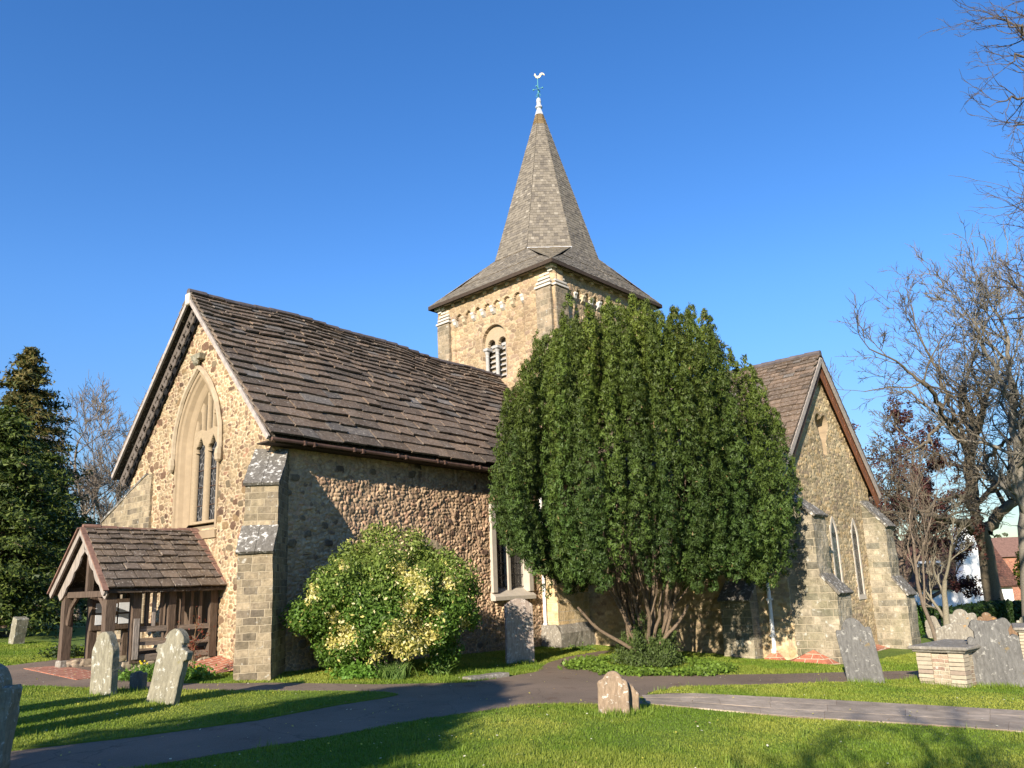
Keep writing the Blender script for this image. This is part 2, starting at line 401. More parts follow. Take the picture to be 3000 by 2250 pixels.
mat_grave('grave_pale', (.27, .245, .20), (.20, .18, .15), (.40, .38, .33), .4)
# grass, paths
t = NT('grass_ground', .95)
c = t.ramp(t.noise(1.2, 5, .6), [(.3, (.12, .18, .022)), (.55, (.155, .22, .030)), (.75, (.20, .245, .045))])
c = t.mix(t.ramp(t.noise(30, 4, .7), [(.35, .0), (.75, .5)]), c, (.05, .075, .014)); t.base(c); t.bump(t.noise(60, 4), 1, .03); M['grass_ground'] = t.m
t = NT('tarmac', .95); c = t.ramp(t.noise(.8, 4), [(.35, (.155, .112, .078)), (.65, (.215, .155, .108))])
c = t.mix(t.ramp(t.noise(120, 2, .6), [(.45, 0.), (.7, .5)]), c, (.34, .28, .22))
v = t.n.new('ShaderNodeTexVoronoi'); v.feature = 'DISTANCE_TO_EDGE'; v.inputs['Scale'].default_value = .55; t.lk(t.mix(.25, t.tc.outputs['Object'], t.noise(1.5, 6, color=True), 'LINEAR_LIGHT'), v.inputs['Vector'])
c = t.mix(t.ramp(v.outputs['Distance'], [(.0, .45), (.007, 0.)]), c, (.05, .04, .03))
c = t.mix(t.ramp(t.noise(1.7, 5, .7), [(.58, 0.), (.68, .5)]), c, (.10, .05, .03)); t.base(c); t.bump(t.noise(150, 3), .6, .01); M['tarmac'] = t.m
mat_vcol('paving', .9, .7, 1.2, 5, .5, .01, stain=.35)
def leaf(name, rough=.55, trans=.35):
    t = NT(name, rough); c = t.attr(); t.base(c); t.b.inputs['Specular IOR Level'].default_value = .3
    tr = t.n.new('ShaderNodeBsdfTranslucent'); t.lk(t.mix(1, c, (1.1, 1.35, .6), 'MULTIPLY'), tr.inputs[0])
    ms = t.n.new('ShaderNodeMixShader'); ms.inputs[0].default_value = trans
    t.lk(t.b.outputs[0], ms.inputs[1]); t.lk(tr.outputs[0], ms.inputs[2]); t.lk(ms.outputs[0], t.n['Material Output'].inputs[0]); M[name] = t.m
leaf('leaf'); leaf('needle', .6, .15); leaf('blade', .6, .3)

# ---------------------------------------------------------------- ground
def terrain():
    def axis(a, b, lo, hi, fine):
        return np.unique(np.round(np.concatenate([np.linspace(a, lo, 14), np.arange(lo, hi, fine), np.linspace(hi, b, 14)]), 3))
    xs = axis(-400, 600, -30, 70, 1.0); ys = axis(-500, 600, -30, 70, 1.0)
    X, Y = np.meshgrid(xs, ys); Z = g(X, Y); V = np.stack([X.ravel(), Y.ravel(), Z.ravel()], 1)
    n = len(xs); a = (np.arange(len(ys)-1)[:, None]*n+np.arange(n-1)).ravel()
    np_mesh('ground', V, np.stack([a, a+1, a+n+1, a+n], 1), M['grass_ground'], kind='structure')
terrain()
def to_ground(px): return [gg(x, y) for x, y in px]
def sheet(name, poly, dz, mat, skirt=.05, **kw):
    bm = bmesh.new(); vs = [bm.verts.new((x, y, g(x, y)+dz)) for x, y in poly]; f = bm.faces.new(vs)
    bmesh.ops.triangulate(bm, faces=[f])
    n = len(poly); lo = [bm.verts.new((x, y, g(x, y)+dz-skirt)) for x, y in poly]
    for i in range(n): bm.faces.new((vs[i], vs[(i+1) % n], lo[(i+1) % n], lo[i]))
    bmesh.ops.recalc_face_normals(bm, faces=bm.faces)
    me = bpy.data.meshes.new(name); bm.to_mesh(me); bm.free(); me.materials.append(mat); box_uv(me)
    return put(bpy.data.objects.new(name, me), None, **kw)
def smooth_poly(p, n=4, keep=()):
    """catmull-rom through points"""
    p = np.array(p); k = len(p); out = []
    for i in range(k):
        a, b, c, d = p[i-1], p[i], p[(i+1) % k], p[(i+2) % k]
        if i in keep or np.hypot(*(c-b)) > 12: out.append(b); continue
        for s in range(n):
            t = s/n; out.append(.5*((2*b)+(c-a)*t+(2*a-5*b+4*c-d)*t*t+(3*b-a-3*c+d)*t**3))
    return [tuple(q) for q in out]
tar_px = [(-260, 1958), (0, 1954), (178, 1932), (300, 1925), (337, 1993), (521, 2004), (675, 2003), (800, 2001), (1100, 2006), (1367, 2001), (1450, 1990), (1569, 1969), (1602, 1944), (1660, 1925), (1754, 1909),
          (1800, 1905), (1760, 1920), (1725, 1935), (1729, 1956), (1822, 1977), (1906, 1981), (2100, 1978), (2300, 1975), (2480, 1970), (2684, 1966), (2900, 1962), (3100, 1958), (3100, 1976), (2700, 1989), (2489, 1997), (2300, 2003), (1991, 2013), (1905, 2027),
          (1878, 2046), (1900, 2064), (1800, 2066), (1709, 2063), (1620, 2063), (1533, 2066), (1250, 2105), (976, 2157), (750, 2192), (458, 2241), (200, 2290), (-400, 2420), (-400, 2150)]
TAR = to_ground(tar_px)
sheet('path', TAR, .008, M['tarmac'], kind='structure')
lawnA_px = [(-400, 2030), (0, 2014), (53, 2014), (400, 2024), (750, 2029), (1000, 2029), (1120, 2031), (1165, 2038), (1120, 2048), (1000, 2066), (750, 2113), (400, 2161), (22, 2204), (-400, 2280)]
LAWNA = to_ground(lawnA_px); sheet('lawn', LAWNA, .03, M['grass_ground'], kind='structure')
pave_px = [(1880, 2046), (1905, 2034), (2060, 2034), (2200, 2042), (2500, 2057), (3000, 2085), (3300, 2102), (3300, 2180), (2996, 2146), (2600, 2118), (2300, 2102), (2100, 2082), (1902, 2064)]
PAVE = to_ground(pave_px)
def in_poly(x, y, poly):
    x = np.asarray(x); r = np.zeros(x.shape, bool); n = len(poly)
    for i in range(n):
        x1, y1 = poly[i]; x2, y2 = poly[(i+1) % n]
        if y1 == y2: continue
        c = ((y1 > y) != (y2 > y)) & (x < (x2-x1)*(y-y1)/(y2-y1)+x1); r ^= c
    return r
def paving():
    # stone flags laid along the path: split between its two long edges
    top = [np.array(gg(x, y)) for x, y in ((1880, 2040), (1960, 2033), (2060, 2034), (2200, 2042), (2350, 2049), (2500, 2057), (2750, 2071), (3000, 2085), (3300, 2102))]
    bot = [np.array(gg(x, y)) for x, y in ((1896, 2064), (2000, 2073), (2100, 2082), (2300, 2102), (2450, 2110), (2600, 2118), (2800, 2132), (2996, 2146), (3300, 2172))]
    def al(P):
        P = np.array(P); s = np.concatenate([[0], np.cumsum(np.hypot(*np.diff(P, axis=0).T))]); return lambda t: np.array([np.interp(t*s[-1], s, P[:, i]) for i in (0, 1)]), s[-1]
    ft, L = al(top); fb, L2 = al(bot); b = MB(); R = random.Random(5)
    for r in range(3):
        t = R.uniform(-.05, 0); edges = [(0, .3, .66)[r], (.3, .66, 1)[r]]
        while t < 1:
            w = R.uniform(.7, 1.4)/L; t2 = min(t+w, 1.0); t1 = max(t, 0)
            if t2-t1 > .01:
                gp = .003/L; q = []
                for (tt, ee) in ((t1+gp, edges[0]+.003), (t2-gp, edges[0]+.003), (t2-gp, edges[1]-.003), (t1+gp, edges[1]-.003)):
                    p = ft(tt)*(1-ee)+fb(tt)*ee; q.append((p[0], p[1], g(p[0], p[1])+.0))
                k = R.uniform(.86, 1.1); b.col = (.43*k, .345*k, .255*k)
                dz = R.uniform(.019, .022); b.prism(q, (0, 0, dz))
            t = t2
    b.build('paving', M['paving'], kind='structure')
    sheet('paving_bed', [tuple(ft(t)) for t in np.linspace(0, 1, 12)]+[tuple(fb(t)) for t in np.linspace(1, 0, 12)], .016, M['tarmac'], kind='structure')
paving()
# ---------------------------------------------------------------- church
church = empty('church', (9.4, 14.45, 0), 'flint and sandstone village church with a stone slab roof, square tower and shingled spire', 'church')
def slabs(b, BL, BR, TL, TR, exp0, exp1, w0, w1, th, colf, lift=.045, over=1.5, gap=.007, jag=.012, seed=1):
    R = random.Random(seed); BL, BR, TL, TR = [np.array(p, float) for p in (BL, BR, TL, TR)]
    S = ((TL+TR)-(BL+BR))/2; SL = np.linalg.norm(S)
    ref = (BR-BL) if np.linalg.norm(BR-BL) > np.linalg.norm(TR-TL) else (TR-TL)
    N = np.cross(ref, S); N /= np.linalg.norm(N); s = 0
    while s < SL-.02:
        k = s/SL; e = exp0+(exp1-exp0)*k; e *= R.uniform(.9, 1.1); e = min(e, SL-s)
        l0 = BL+(TL-BL)*(s/SL); r0 = BR+(TR-BR)*(s/SL); k2 = min((s+e*over)/SL, 1.0); l1 = BL+(TL-BL)*k2; r1 = BR+(TR-BR)*k2
        L = np.linalg.norm(r0-l0); 
        if L < .02 and np.linalg.norm(r1-l1) < .02: s += e; continue
        LL = max(L, np.linalg.norm(r1-l1)); t = -R.uniform(0, w0)*.5
        while t < LL:
            w = R.uniform(w0, w1)*(1-.35*k); a = max(t+gap, 0)/LL; c = min(t+w-gap, LL)/LL
            if c-a > .01:
                tk = th*R.uniform(.7, 1.3); j = [R.uniform(-jag, jag) for _ in range(4)]; lf = lift*R.uniform(.8, 1.25)
                sd = S/SL; o0 = N*lf; o1 = N*lift*.12
                q = [l0+(r0-l0)*a+sd*j[0]+o0, l0+(r0-l0)*c+sd*j[1]+o0, l1+(r1-l1)*c+o1, l1+(r1-l1)*a+o1]
                b.col = colf(R, k)
                b.add([p for p in q]+[p+N*tk for p in q], [(4, 5, 6, 7), (0, 1, 5, 4), (1, 2, 6, 5), (3, 0, 4, 7)])
            t += w
        s += e
def slab_col(R, k):
    q = R.random(); m = R.uniform(.65, 1.25)
    base = (.158, .115, .082) if q < .6 else (.125, .096, .072) if q < .85 else (.18, .128, .09)
    if R.random() < .07: base = (.16, .14, .12)
    return tuple(c*m for c in base)
def porch_col(R, k):
    m = R.uniform(.75, 1.25); q = R.random()
    return tuple(c*m for c in ((.165, .125, .09) if q < .6 else (.14, .11, .085)))
def shingle_col(R, k):
    m = R.uniform(.84, 1.14); q = R.random()
    b = (.19, .165, .13) if q < .75 else (.14, .122, .10)
    if R.random() < .05: b = (.26, .23, .185)
    if k > .9: b = (.17, .12, .06)
    return tuple(c*m for c in b)
# nave walls
NW, NS, NN, RY, RZ, EZ = 9.4, 14.45, 20.95, 17.7, 9.05, 4.85
def arch_in(y, z, a, zs, h, a0=None):
    """inside a two-centred arch; a0,h set its centres, a the (concentric) half width"""
    a0 = a0 or a; k = (a0*a0+h*h)/(2*a0)-a0; R = a+k
    return np.where(z < zs, np.abs(y) < a, (np.abs(y)+k)**2+(z-zs)**2 < R*R)
def arch_pts(a, zs, h, z0, a0=None, n=12):
    a0 = a0 or a; k = (a0*a0+h*h)/(2*a0)-a0; R = a+k; ta = math.acos(max(-1, min(1, k/R)))
    r = [(a, z0)]+[(R*cos(t)-k, zs+R*sin(t)) for t in np.linspace(0, ta, n)]
    return [(-y, z) for y, z in r]+[(y, z) for y, z in r[::-1]][1:]
gable_dark = None
flint_d, flint_c = rubble([(.37, .285, .185), (.41, .32, .21), (.29, .20, .13), (.34, .27, .185), (.19, .125, .09), (.38, .23, .16)], [4, 4, 2.8, 3, 2.6, .6], (.66, .53, .385),
    su=.14, sv=.10, seed=3, gap=.11, relief=.026, big=.40, bandy=1, tint=(.79, .76, .69), bigpal=[(.17, .105, .072), (.13, .085, .06), (.22, .15, .10), (.30, .21, .12), (.2, .16, .11)])
def west_in(u, v):
    Y = NN-u; z = v-.3
    return (np.abs(Y-RY) < (RZ-.12-z)*3.65/4.2) & ~((z > 3.14) & arch_in(Y-17.55, z, .95, 5.1, 1.85))
west_wall = grid_wall('west_wall', (NW, NN, -.3), (0, -1, 0), (0, 0, 1), (NN-NS, 9.35), west_in, flint_d, flint_c, M['rubble_stone'], church, res=.02, depth=.3)
south_d, south_c = rubble([(.48, .36, .25), (.53, .41, .29), (.43, .32, .23), (.49, .33, .24), (.39, .30, .22), (.25, .18, .135)], [4, 4, 3, 2, 2, .7], (.50, .37, .26),
    su=.12, sv=.09, seed=21, gap=.09, relief=.044, big=.10, bandy=1, flat=.35, tint=(.98, .90, .80), bigpal=[(.13, .10, .08), (.16, .11, .085), (.19, .15, .11)])
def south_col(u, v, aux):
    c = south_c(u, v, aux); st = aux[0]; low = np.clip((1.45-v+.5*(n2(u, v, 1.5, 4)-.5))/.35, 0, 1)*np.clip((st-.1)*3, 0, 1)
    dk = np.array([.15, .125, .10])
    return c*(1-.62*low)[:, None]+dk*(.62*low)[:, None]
def swin(u, v): X = u+NW; z = v-.5; return (X > 16.42) & (X < 18.2) & (z > 1.2) & (z < 3.75)
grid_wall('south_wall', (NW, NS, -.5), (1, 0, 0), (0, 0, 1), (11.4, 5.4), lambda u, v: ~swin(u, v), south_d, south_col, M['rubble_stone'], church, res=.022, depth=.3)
b = MB(); b.box(((NW+21)/2+.5, (NS+NN)/2+.1, 2.2), (10.6, NN-NS-.5, 5.2)); b.box((15.2, NN-.1, 2.2), (11.4, .2, 5.3))
b.prism([(NW+.9, NS+.4, 4.8), (NW+.9, NN-.4, 4.8), (NW+.9, RY, 8.7)], (10.5, 0, 0)); b.build('inner_wall', M['mortar_fill'], church)
# nave roof
def sag(x): return .07*np.sin(x*.55+.6)+.035*np.sin(x*1.7)
b = MB(); X0, X1 = 9.05, 20.95; pts = np.linspace(X0, X1, 13)
slabs(b, (X0, 14.02, 4.83), (X1, 14.02, 4.83), (X0, RY, RZ-.03), (X1, RY, RZ-.03), .38, .155, .36, .95, .045, slab_col, lift=.085, seed=11, jag=.035)
slabs(b, (X1, 21.38, 4.83), (X0, 21.38, 4.83), (X1, RY, RZ-.03), (X0, RY, RZ-.03), .45, .2, .4, .9, .035, slab_col, lift=.055, seed=12, jag=.02)
b.col = (.05, .04, .03)
b.prism([(X0+.03, 14.04, 4.83), (X0+.03, RY, RZ-.03), (X0+.03, 21.36, 4.83), (X0+.03, 21.36, 4.74), (X0+.03, RY, RZ-.14), (X0+.03, 14.04, 4.74)], (X1-X0-.05, 0, 0))
nroof = b.build('nave_roof', M['roof_slab'], church, fixn=False)
# sag the slabs a little
me = nroof.data; co = np.zeros(len(me.vertices)*3, np.float32); me.vertices.foreach_get('co', co); co = co.reshape(-1, 3)
hh = np.clip((co[:, 2]-4.8)/4, 0, 1); co[:, 2] += sag(co[:, 0])*hh*.9+.02*(n2(co[:, 0], co[:, 1], 1.3, 4)-.5); me.vertices.foreach_set('co', co.ravel()); me.update()
b = MB()
for i in range(26):
    x = 9.03+i*.46; z = RZ+.035+float(sag(x+.2))*.9
    b.tube([(x, RY, z), (x+.47, RY, z+.012)], [.085, .092], 10)
b.build('ridge_tiles', M['ridge_tile'], nroof, smooth=False)
# verge boards on the west gable
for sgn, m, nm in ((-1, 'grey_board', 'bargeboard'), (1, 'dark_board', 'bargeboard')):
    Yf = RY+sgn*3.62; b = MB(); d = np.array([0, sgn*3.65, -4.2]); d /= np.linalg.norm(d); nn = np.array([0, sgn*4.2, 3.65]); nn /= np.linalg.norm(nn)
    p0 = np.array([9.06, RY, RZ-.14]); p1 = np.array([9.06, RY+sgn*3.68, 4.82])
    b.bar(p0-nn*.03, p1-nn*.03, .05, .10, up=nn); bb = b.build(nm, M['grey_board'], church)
    if sgn < 0: continue
    L = 5.3
    def pin(u, v, L=L):
        s = (u % .62)/.62; w = v-.14; a = (s-.25)*.62; c = (s-.75)*.62
        cross = ((np.abs(a) < .14) & (np.abs(w) < .030)) | ((np.abs(a) < .035) & (np.abs(w) < .085)) | ((np.abs(a)-.13)**2+w**2 < .042**2)
        quat = ((np.abs(c)-.045)**2+(np.abs(w)-.04)**2 < .052**2)
        edge = v > .255+.02*np.cos((s)*2*pi*2)
        return ~(cross | quat | edge)
    U = d if sgn > 0 else d; V = -nn
    if sgn > 0: Pst = np.array([9.2, RY+.05, RZ-.34]); U2, V2 = d, -nn
    else: Pst = np.array([9.2, RY-.05, RZ-.34]); U2, V2 = d, -nn
    N2 = np.cross(U2, V2)
    if N2[0] > 0: Pst = Pst+U2*L; U2 = -U2
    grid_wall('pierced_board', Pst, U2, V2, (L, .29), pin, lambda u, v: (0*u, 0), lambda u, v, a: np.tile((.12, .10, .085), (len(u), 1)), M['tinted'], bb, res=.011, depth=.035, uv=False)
    b = MB(); b.bar(np.array([9.33, RY+sgn*.05, RZ-.34])-nn*.14, np.array([9.33, RY+sgn*.05, RZ-.34])+d*L-nn*.14, .03, .28, up=nn); b.build('soffit_shade', M['black'], bb)  # added black strip stands for the soffit shade behind the pierced holes
b = MB(); b.box((9.05, RY, RZ-.2), (.1, .2, .3)); b.build('ridge_cap', M['white_stone'], church, bevel=.02)
# gutter
b = MB(); b.tube([(9.1, 13.97, 4.77), (18.7, 13.97, 4.73)], .042, 8)
for i in range(7): b.box((9.9+i*1.35, 13.97, 4.76), (.04, .10, .10)); b.box((10.15+i*1.35, 13.96, 4.75), (.04, .10, .10))
b.build('gutter', M['rust_iron'], church)
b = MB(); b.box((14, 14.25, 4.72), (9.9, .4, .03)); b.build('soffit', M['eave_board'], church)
b = MB(); b.tube([(18.62, 14.2, 4.7), (18.62, 14.28, 4.4), (18.62, 14.3, .1), (18.62, 14.2, -.12)], .05, 10); b.tube([(18.62, 14.3, 2.4), (18.62, 14.3, 2.52)], .062, 10); b.tube([(18.62, 14.3, .35), (18.62, 14.3, .47)], .062, 10)
b.build('drainpipe', M['white_pipe'], church, smooth=True)

def loft(b, rings):
    n = len(rings[0]); vs = [p for r in rings for p in r]
    b.add(vs, [(i*n+q, i*n+q+1, (i+1)*n+q+1, (i+1)*n+q) for i in range(len(rings)-1) for q in range(n-1)])
# west window
WY = 17.55
wwin = MB(); K = (1.05, 1.95)
rings = [[(NW+dx, WY+y, z) for y, z in arch_pts(a, 5.1, K[1], z0, K[0], 16)] for a, dx, z0 in
         ((1.03, .0, 3.12), (1.03, -.035, 3.12), (.95, -.035, 3.12), (.93, .0, 3.13), (.87, .03, 3.14), (.80, .12, 3.2), (.70, .17, 3.24), (.66, .20, 3.3), (.60, .31, 3.34), (.60, .45, 3.34))]
loft(wwin, rings); west_window = wwin.build('arched_window', M['frame_stone'], church, fixn=False)
b = MB(); b.prism([(NW-.08, 0, 3.06), (NW+.62, 0, 3.38), (NW+.62, 0, 2.9), (NW-.06, 0, 2.9)], (0, 2.1, 0)); o_ = b.build('sill', M['frame_stone'], west_window); o_.location = (0, WY-1.05, 0)
def trac(u, v):
    y = u-.68; z = v+3.3; yy = np.abs(y)
    o = np.zeros(u.shape, bool)
    for c in (-.29, .29):
        o |= (np.abs(y-c) < .22) & (z > 3.36) & (z < 5.05)
        o |= arch_in(y-c, z, .16, 5.05, .38) & (z >= 5.05)
        o |= ((np.abs(y-c)-.13)**2+(z-5.13)**2 < .09**2)
    for c, z1 in ((-.385, 5.95), (-.13, 6.4), (.13, 6.4), (.385, 5.95)):
        o |= (np.abs(y-c) < .10) & (z > 5.62-.25*np.abs(np.abs(y)-.3)) & (z < z1) | (arch_in(y-c, z, .098, z1, .18) & (z >= z1))
    o |= ((yy < .05) & (z > 6.62) & (z < 6.72))
    return arch_in(y, z, .66, 5.1, K[1], K[0]) & ~o
grid_wall('tracery', (NW+.22, WY+.68, 3.3), (0, -1, 0), (0, 0, 1), (1.36, 3.7), trac, lambda u, v: (0*u, 0), lambda u, v, a: np.tile((.31, .24, .155), (len(u), 1)), M['plain_stone'], west_window, res=.0125, depth=.1)
b = MB(); b.prism([(NW+.34, WY+y, z) for y, z in arch_pts(.66, 5.1, K[1], 3.3, K[0], 10)], (.02, 0, 0)); b.build('glass', M['leaded_glass'], west_window)
b = MB()
for z in (3.75, 4.2, 4.62): b.tube([(NW+.325, WY-.5, z), (NW+.325, WY+.5, z)], .01, 5)
b.build('saddle_bar', M['rust_iron'], west_window)
b = MB(); hp = [(NW-.05, WY+y, z) for y, z in arch_pts(1.1, 5.1, K[1], 4.95, K[0], 16)]; b.tube(hp, .065, 6)
for s in (-1, 1): b.lathe((NW-.08, WY+s*1.1, 4.62), [(.03, 0), (.09, .06), (.11, .18), (.09, .3), (.05, .36)], 8)
b.build('hood_mould', M['sandstone'], west_window, rough=.01)
b = MB(); b.box((NW-.08, WY, 7.36), (.2, .36, .13), taper=1.2); b.lathe((NW-.12, WY+.03, 7.14), [(.02, 0), (.08, .05), (.1, .12), (.07, .2)], 8); b.build('carved_corbel', M['grave_buff'], church, rough=.015)
# south window: two lights in a pale frame
b = MB(); xa, xb, za, zb = 16.42, 18.2, 1.2, 3.75; yf = NS-.10
b.box((xa+.09, yf+.2, (za+zb)/2+.1), (.2, .42, zb-za-.2)); b.box((xb-.09, yf+.2, (za+zb)/2+.1), (.2, .42, zb-za-.2)); b.box(((xa+xb)/2, yf+.2, zb), (xb-xa, .42, .22))
b.box(((xa+xb)/2, yf+.24, (za+zb)/2+.1), (.13, .2, zb-za-.25))
b.prism([(xa-.02, yf-.08, za-.02), (xa-.02, yf-.08, za+.1), (xa-.02, yf+.35, za+.38), (xa-.02, yf+.35, za-.02)], (xb-xa+.04, 0, 0))
south_window = b.build('mullioned_window', M['grey_frame_stone'], church, bevel=.012)
b = MB(); b.box(((xa+xb)/2, yf+.3, (za+zb)/2), (xb-xa-.3, .02, zb-za-.2)); b.build('glass', M['leaded_glass'], south_window)
b = MB()
for i in range(7): b.tube([(xa+.18, yf+.22, za+.35+i*.33), (xb-.18, yf+.22, za+.35+i*.33)], .012, 5)
for i in range(5):
    for c in (.45, 1.33): b.tube([(xa+c-.26+i*.13, yf+.24, za+.2), (xa+c-.26+i*.13, yf+.24, zb)], .008, 4)
b.build('window_guard', M['black'], south_window)
# relieving arch of a blocked doorway behind the shrub
b = MB()
for i in range(13):
    t = pi*(i+.5)/13; r = .62; c = np.array([13.95+r*cos(t), NS-.06, 2.1+r*sin(t)]); k = .9+.2*random.random(); b.col = (.38*k, .30*k, .20*k)
    Rr = np.array([[cos(t), 0, -sin(t)], [0, 1, 0], [sin(t), 0, cos(t)]]); b.box(c, (.2, .14, .135), Rr, j=.008)
b.build('blocked_arch', M['plain_stone'], church)

# ---- buttresses
def buttress(P, D, w, stages, zb, mat, cope='coping', rough=.014, zt=None, parent=church):
    """stages: (projection, z of the foot of its weathering, z of the head of it) from the ground up"""
    D = np.array([D[0], D[1], 0.]); D /= np.linalg.norm(D); S = np.array([-D[1], D[0], 0]); P = np.array([P[0], P[1], 0.])
    prof = [(-.25, zb), (stages[0][0], zb)]
    for i, (p, z1, z2) in enumerate(stages):
        nx = stages[i+1][0] if i+1 < len(stages) else 0
        prof += [(p, z1), (nx, z2)]
    prof += [(-.25, prof[-1][1])]
    q = [P+D*x+UP*z-S*w/2 for x, z in prof]; b = MB(); b.prism(q, S*w)
    o = b.build('buttress', mat, parent, sub=.16, rough=rough)
    for i, (p, z1, z2) in enumerate(stages):
        nx = stages[i+1][0] if i+1 < len(stages) else 0
        a = P+D*(p+.05)+UP*(z1-.05); c = P+D*(nx-.02)+UP*(z2+.01); dd = c-a; nrm = np.cross(S, dd); nrm /= np.linalg.norm(nrm)
        if nrm[2] < 0: nrm = -nrm
        b = MB(); n = 3 if w > .75 else 2
        for r in range(2):
            for k in range(n):
                s0 = -w/2-.03+(w+.06)*k/n+.004; s1 = -w/2-.03+(w+.06)*(k+1)/n-.004; e0, e1 = r/2+.005, (r+1)/2-.005
                b.prism([a+dd*e0+S*s0, a+dd*e0+S*s1, a+dd*e1+S*s1, a+dd*e1+S*s0], nrm*(.07 if r == 0 else .055))
        b.build(cope, M['coping_stone'], o, sub=.15, rough=.012)
    return o
buttress((9.5, 14.55), (-1, -1), .67, [(1.26, 2.42, 2.92), (.92, 3.80, 4.62)], -.3, M['buttress_ashlar'])
buttress((9.68, 19.95), (0, 1), .7, [(2.5, 3.72, 4.72)], -.2, M['buttress_ashlar'])
# golden ashlar block at the east end of the nave
b = MB(); b.box((19.55, 14.3, 1.4), (1.7, .85, 3.2)); o = b.build('buttress', M['golden_ashlar'], church, sub=.2, rough=.01)
b = MB(); b.prism([(18.55, 13.70, -.5), (18.55, 13.70, .18), (18.55, 13.87, .42), (18.55, 14.4, .42), (18.55, 14.4, -.5)], (1.98, 0, 0)); b.build('plinth', M['grave_pale'], o, sub=.2, rough=.02)
b = MB(); b.prism([(18.66, 13.8, 3.0), (18.66, 14.45, 3.5), (18.66, 14.45, 3.0)], (1.8, 0, 0)); b.build('coping', M['sandstone'], o, rough=.01)

# ---- tower
TX, TY, TA = 23.85, 17.55, radians(-3.3)
ux = np.array([cos(TA), sin(TA), 0]); uy = np.array([-sin(TA), cos(TA), 0]); T0 = np.array([TX, TY, 0.]); TR_ = np.stack([ux, uy, UP], 1)
def tl(u, v, z): return T0+ux*u+uy*v+UP*z
tow_d, tow_c = rubble([(.40, .31, .215), (.45, .35, .245), (.35, .265, .185), (.39, .295, .225), (.42, .33, .22), (.30, .23, .17)], [4, 4, 3, 2, 3, 2], (.50, .41, .30), su=.26, sv=.16, seed=31, gap=.06, relief=.035, brick=.5, tint=(.88, .83, .735))
A0 = 11.68
def panel(c0, c1, n, r):
    """recessed field under a row of little arches"""
    cs = [c0+(c1-c0)*i/(n-1) for i in range(n)]
    def f(u, v, z):
        m = (u > c0-.3) & (u < c1+.3) & (z < A0)
        for c in cs: m |= ((u-c)**2+((z-A0-.02)*.85)**2 < r*r) & (z >= A0)
        return m, cs
    return f
pw = panel(-1.25, 1.80, 7, .165); ps = panel(-1.62, 1.75, 8, .155)
H_T = 12.5
def towin(v, z): return (np.abs(v-.08) < .60) & (z < 10.45) & (z > 8.9) | (((v-.08)**2+(z-10.45)**2 < .36) & (z >= 10.45))
def wf(u, v): vv = 3.0-u; z = v+6.0; return ~pw(vv, 0, z)[0]
def wr(u, v): vv = 3.0-u; z = v+6.0; return ~towin(vv, z)
grid_wall('tower_wall', tl(-3.12, 3.0, 6.0), -uy, UP, (6.0, H_T-6), wf, tow_d, tow_c, M['rubble_stone'], church, res=.025, depth=.16)
grid_wall('tower_wall', tl(-3.0, 3.0, 6.0), -uy, UP, (6.0, H_T-6), wr, tow_d, tow_c, M['rubble_stone'], church, res=.025, depth=.35)
grid_wall('tower_wall', tl(-3.1, -2.87, 6.0), ux, UP, (6.2, H_T-6), lambda u, v: ~ps(u-3.1, 0, v+6)[0], tow_d, tow_c, M['rubble_stone'], church, res=.028, depth=.16)
grid_wall('tower_wall', tl(-3.1, -2.75, 6.0), ux, UP, (6.2, H_T-6), lambda u, v: u > -1, tow_d, tow_c, M['rubble_stone'], church, res=.028, depth=.0)
b = MB(); b.box(tl(.25, .1, 7), (5.7, 5.5, 11), TR_); b.box(tl(-2.78, 1.9, 9.4), (.2, 2.2, 6.2), TR_); b.box(tl(-2.78, -1.7, 9.4), (.2, 2.2, 6.2), TR_); b.box(tl(0, 3.0, 7), (6.2, .1, 11), TR_); b.box(tl(3.1, 0, 7), (.1, 6, 11), TR_)
b.build('inner_wall', M['tower_ashlar'], church)
def pil(u0, u1, v0, v1):
    b = MB(); b.box(tl((u0+u1)/2, (v0+v1)/2, 8.8), (u1-u0, v1-v0, 5.66), TR_); o = b.build('pilaster', M['tower_ashlar'], church, sub=.25, rough=.012)
    cu, cv = (u0+u1)/2, (v0+v1)/2; b = MB()
    su_, sv_ = np.sign(cu)*-.0, 0
    for k in range(4):
        sh = .055*k; z = 11.66+k*.155
        b.box(tl(cu, cv, z+.04), (u1-u0+.10-2*sh*.9, v1-v0+.10-2*sh*.9, .085), TR_, taper=.96); b.box(tl(cu, cv, z+.115), (u1-u0-.10-2*sh, v1-v0-.10-2*sh, .08), TR_)
    b.build('weathering', M['white_stone'], o, bevel=.008)
for (a, c) in ((-1, -1), (-1, 1), (1, -1)):
    # a pair of clasping strips at each corner
    U0, V0 = (3.27, 3.05)
    if a < 0: pil(-U0, -2.6, *( (c*V0+.14, c*V0+.80) if c < 0 else (c*V0-.80, c*V0-.14)))
    if c < 0: pil(*((a*U0+.14, a*U0+.78) if a < 0 else (a*U0-.78, a*U0-.14)), -V0, -2.4)
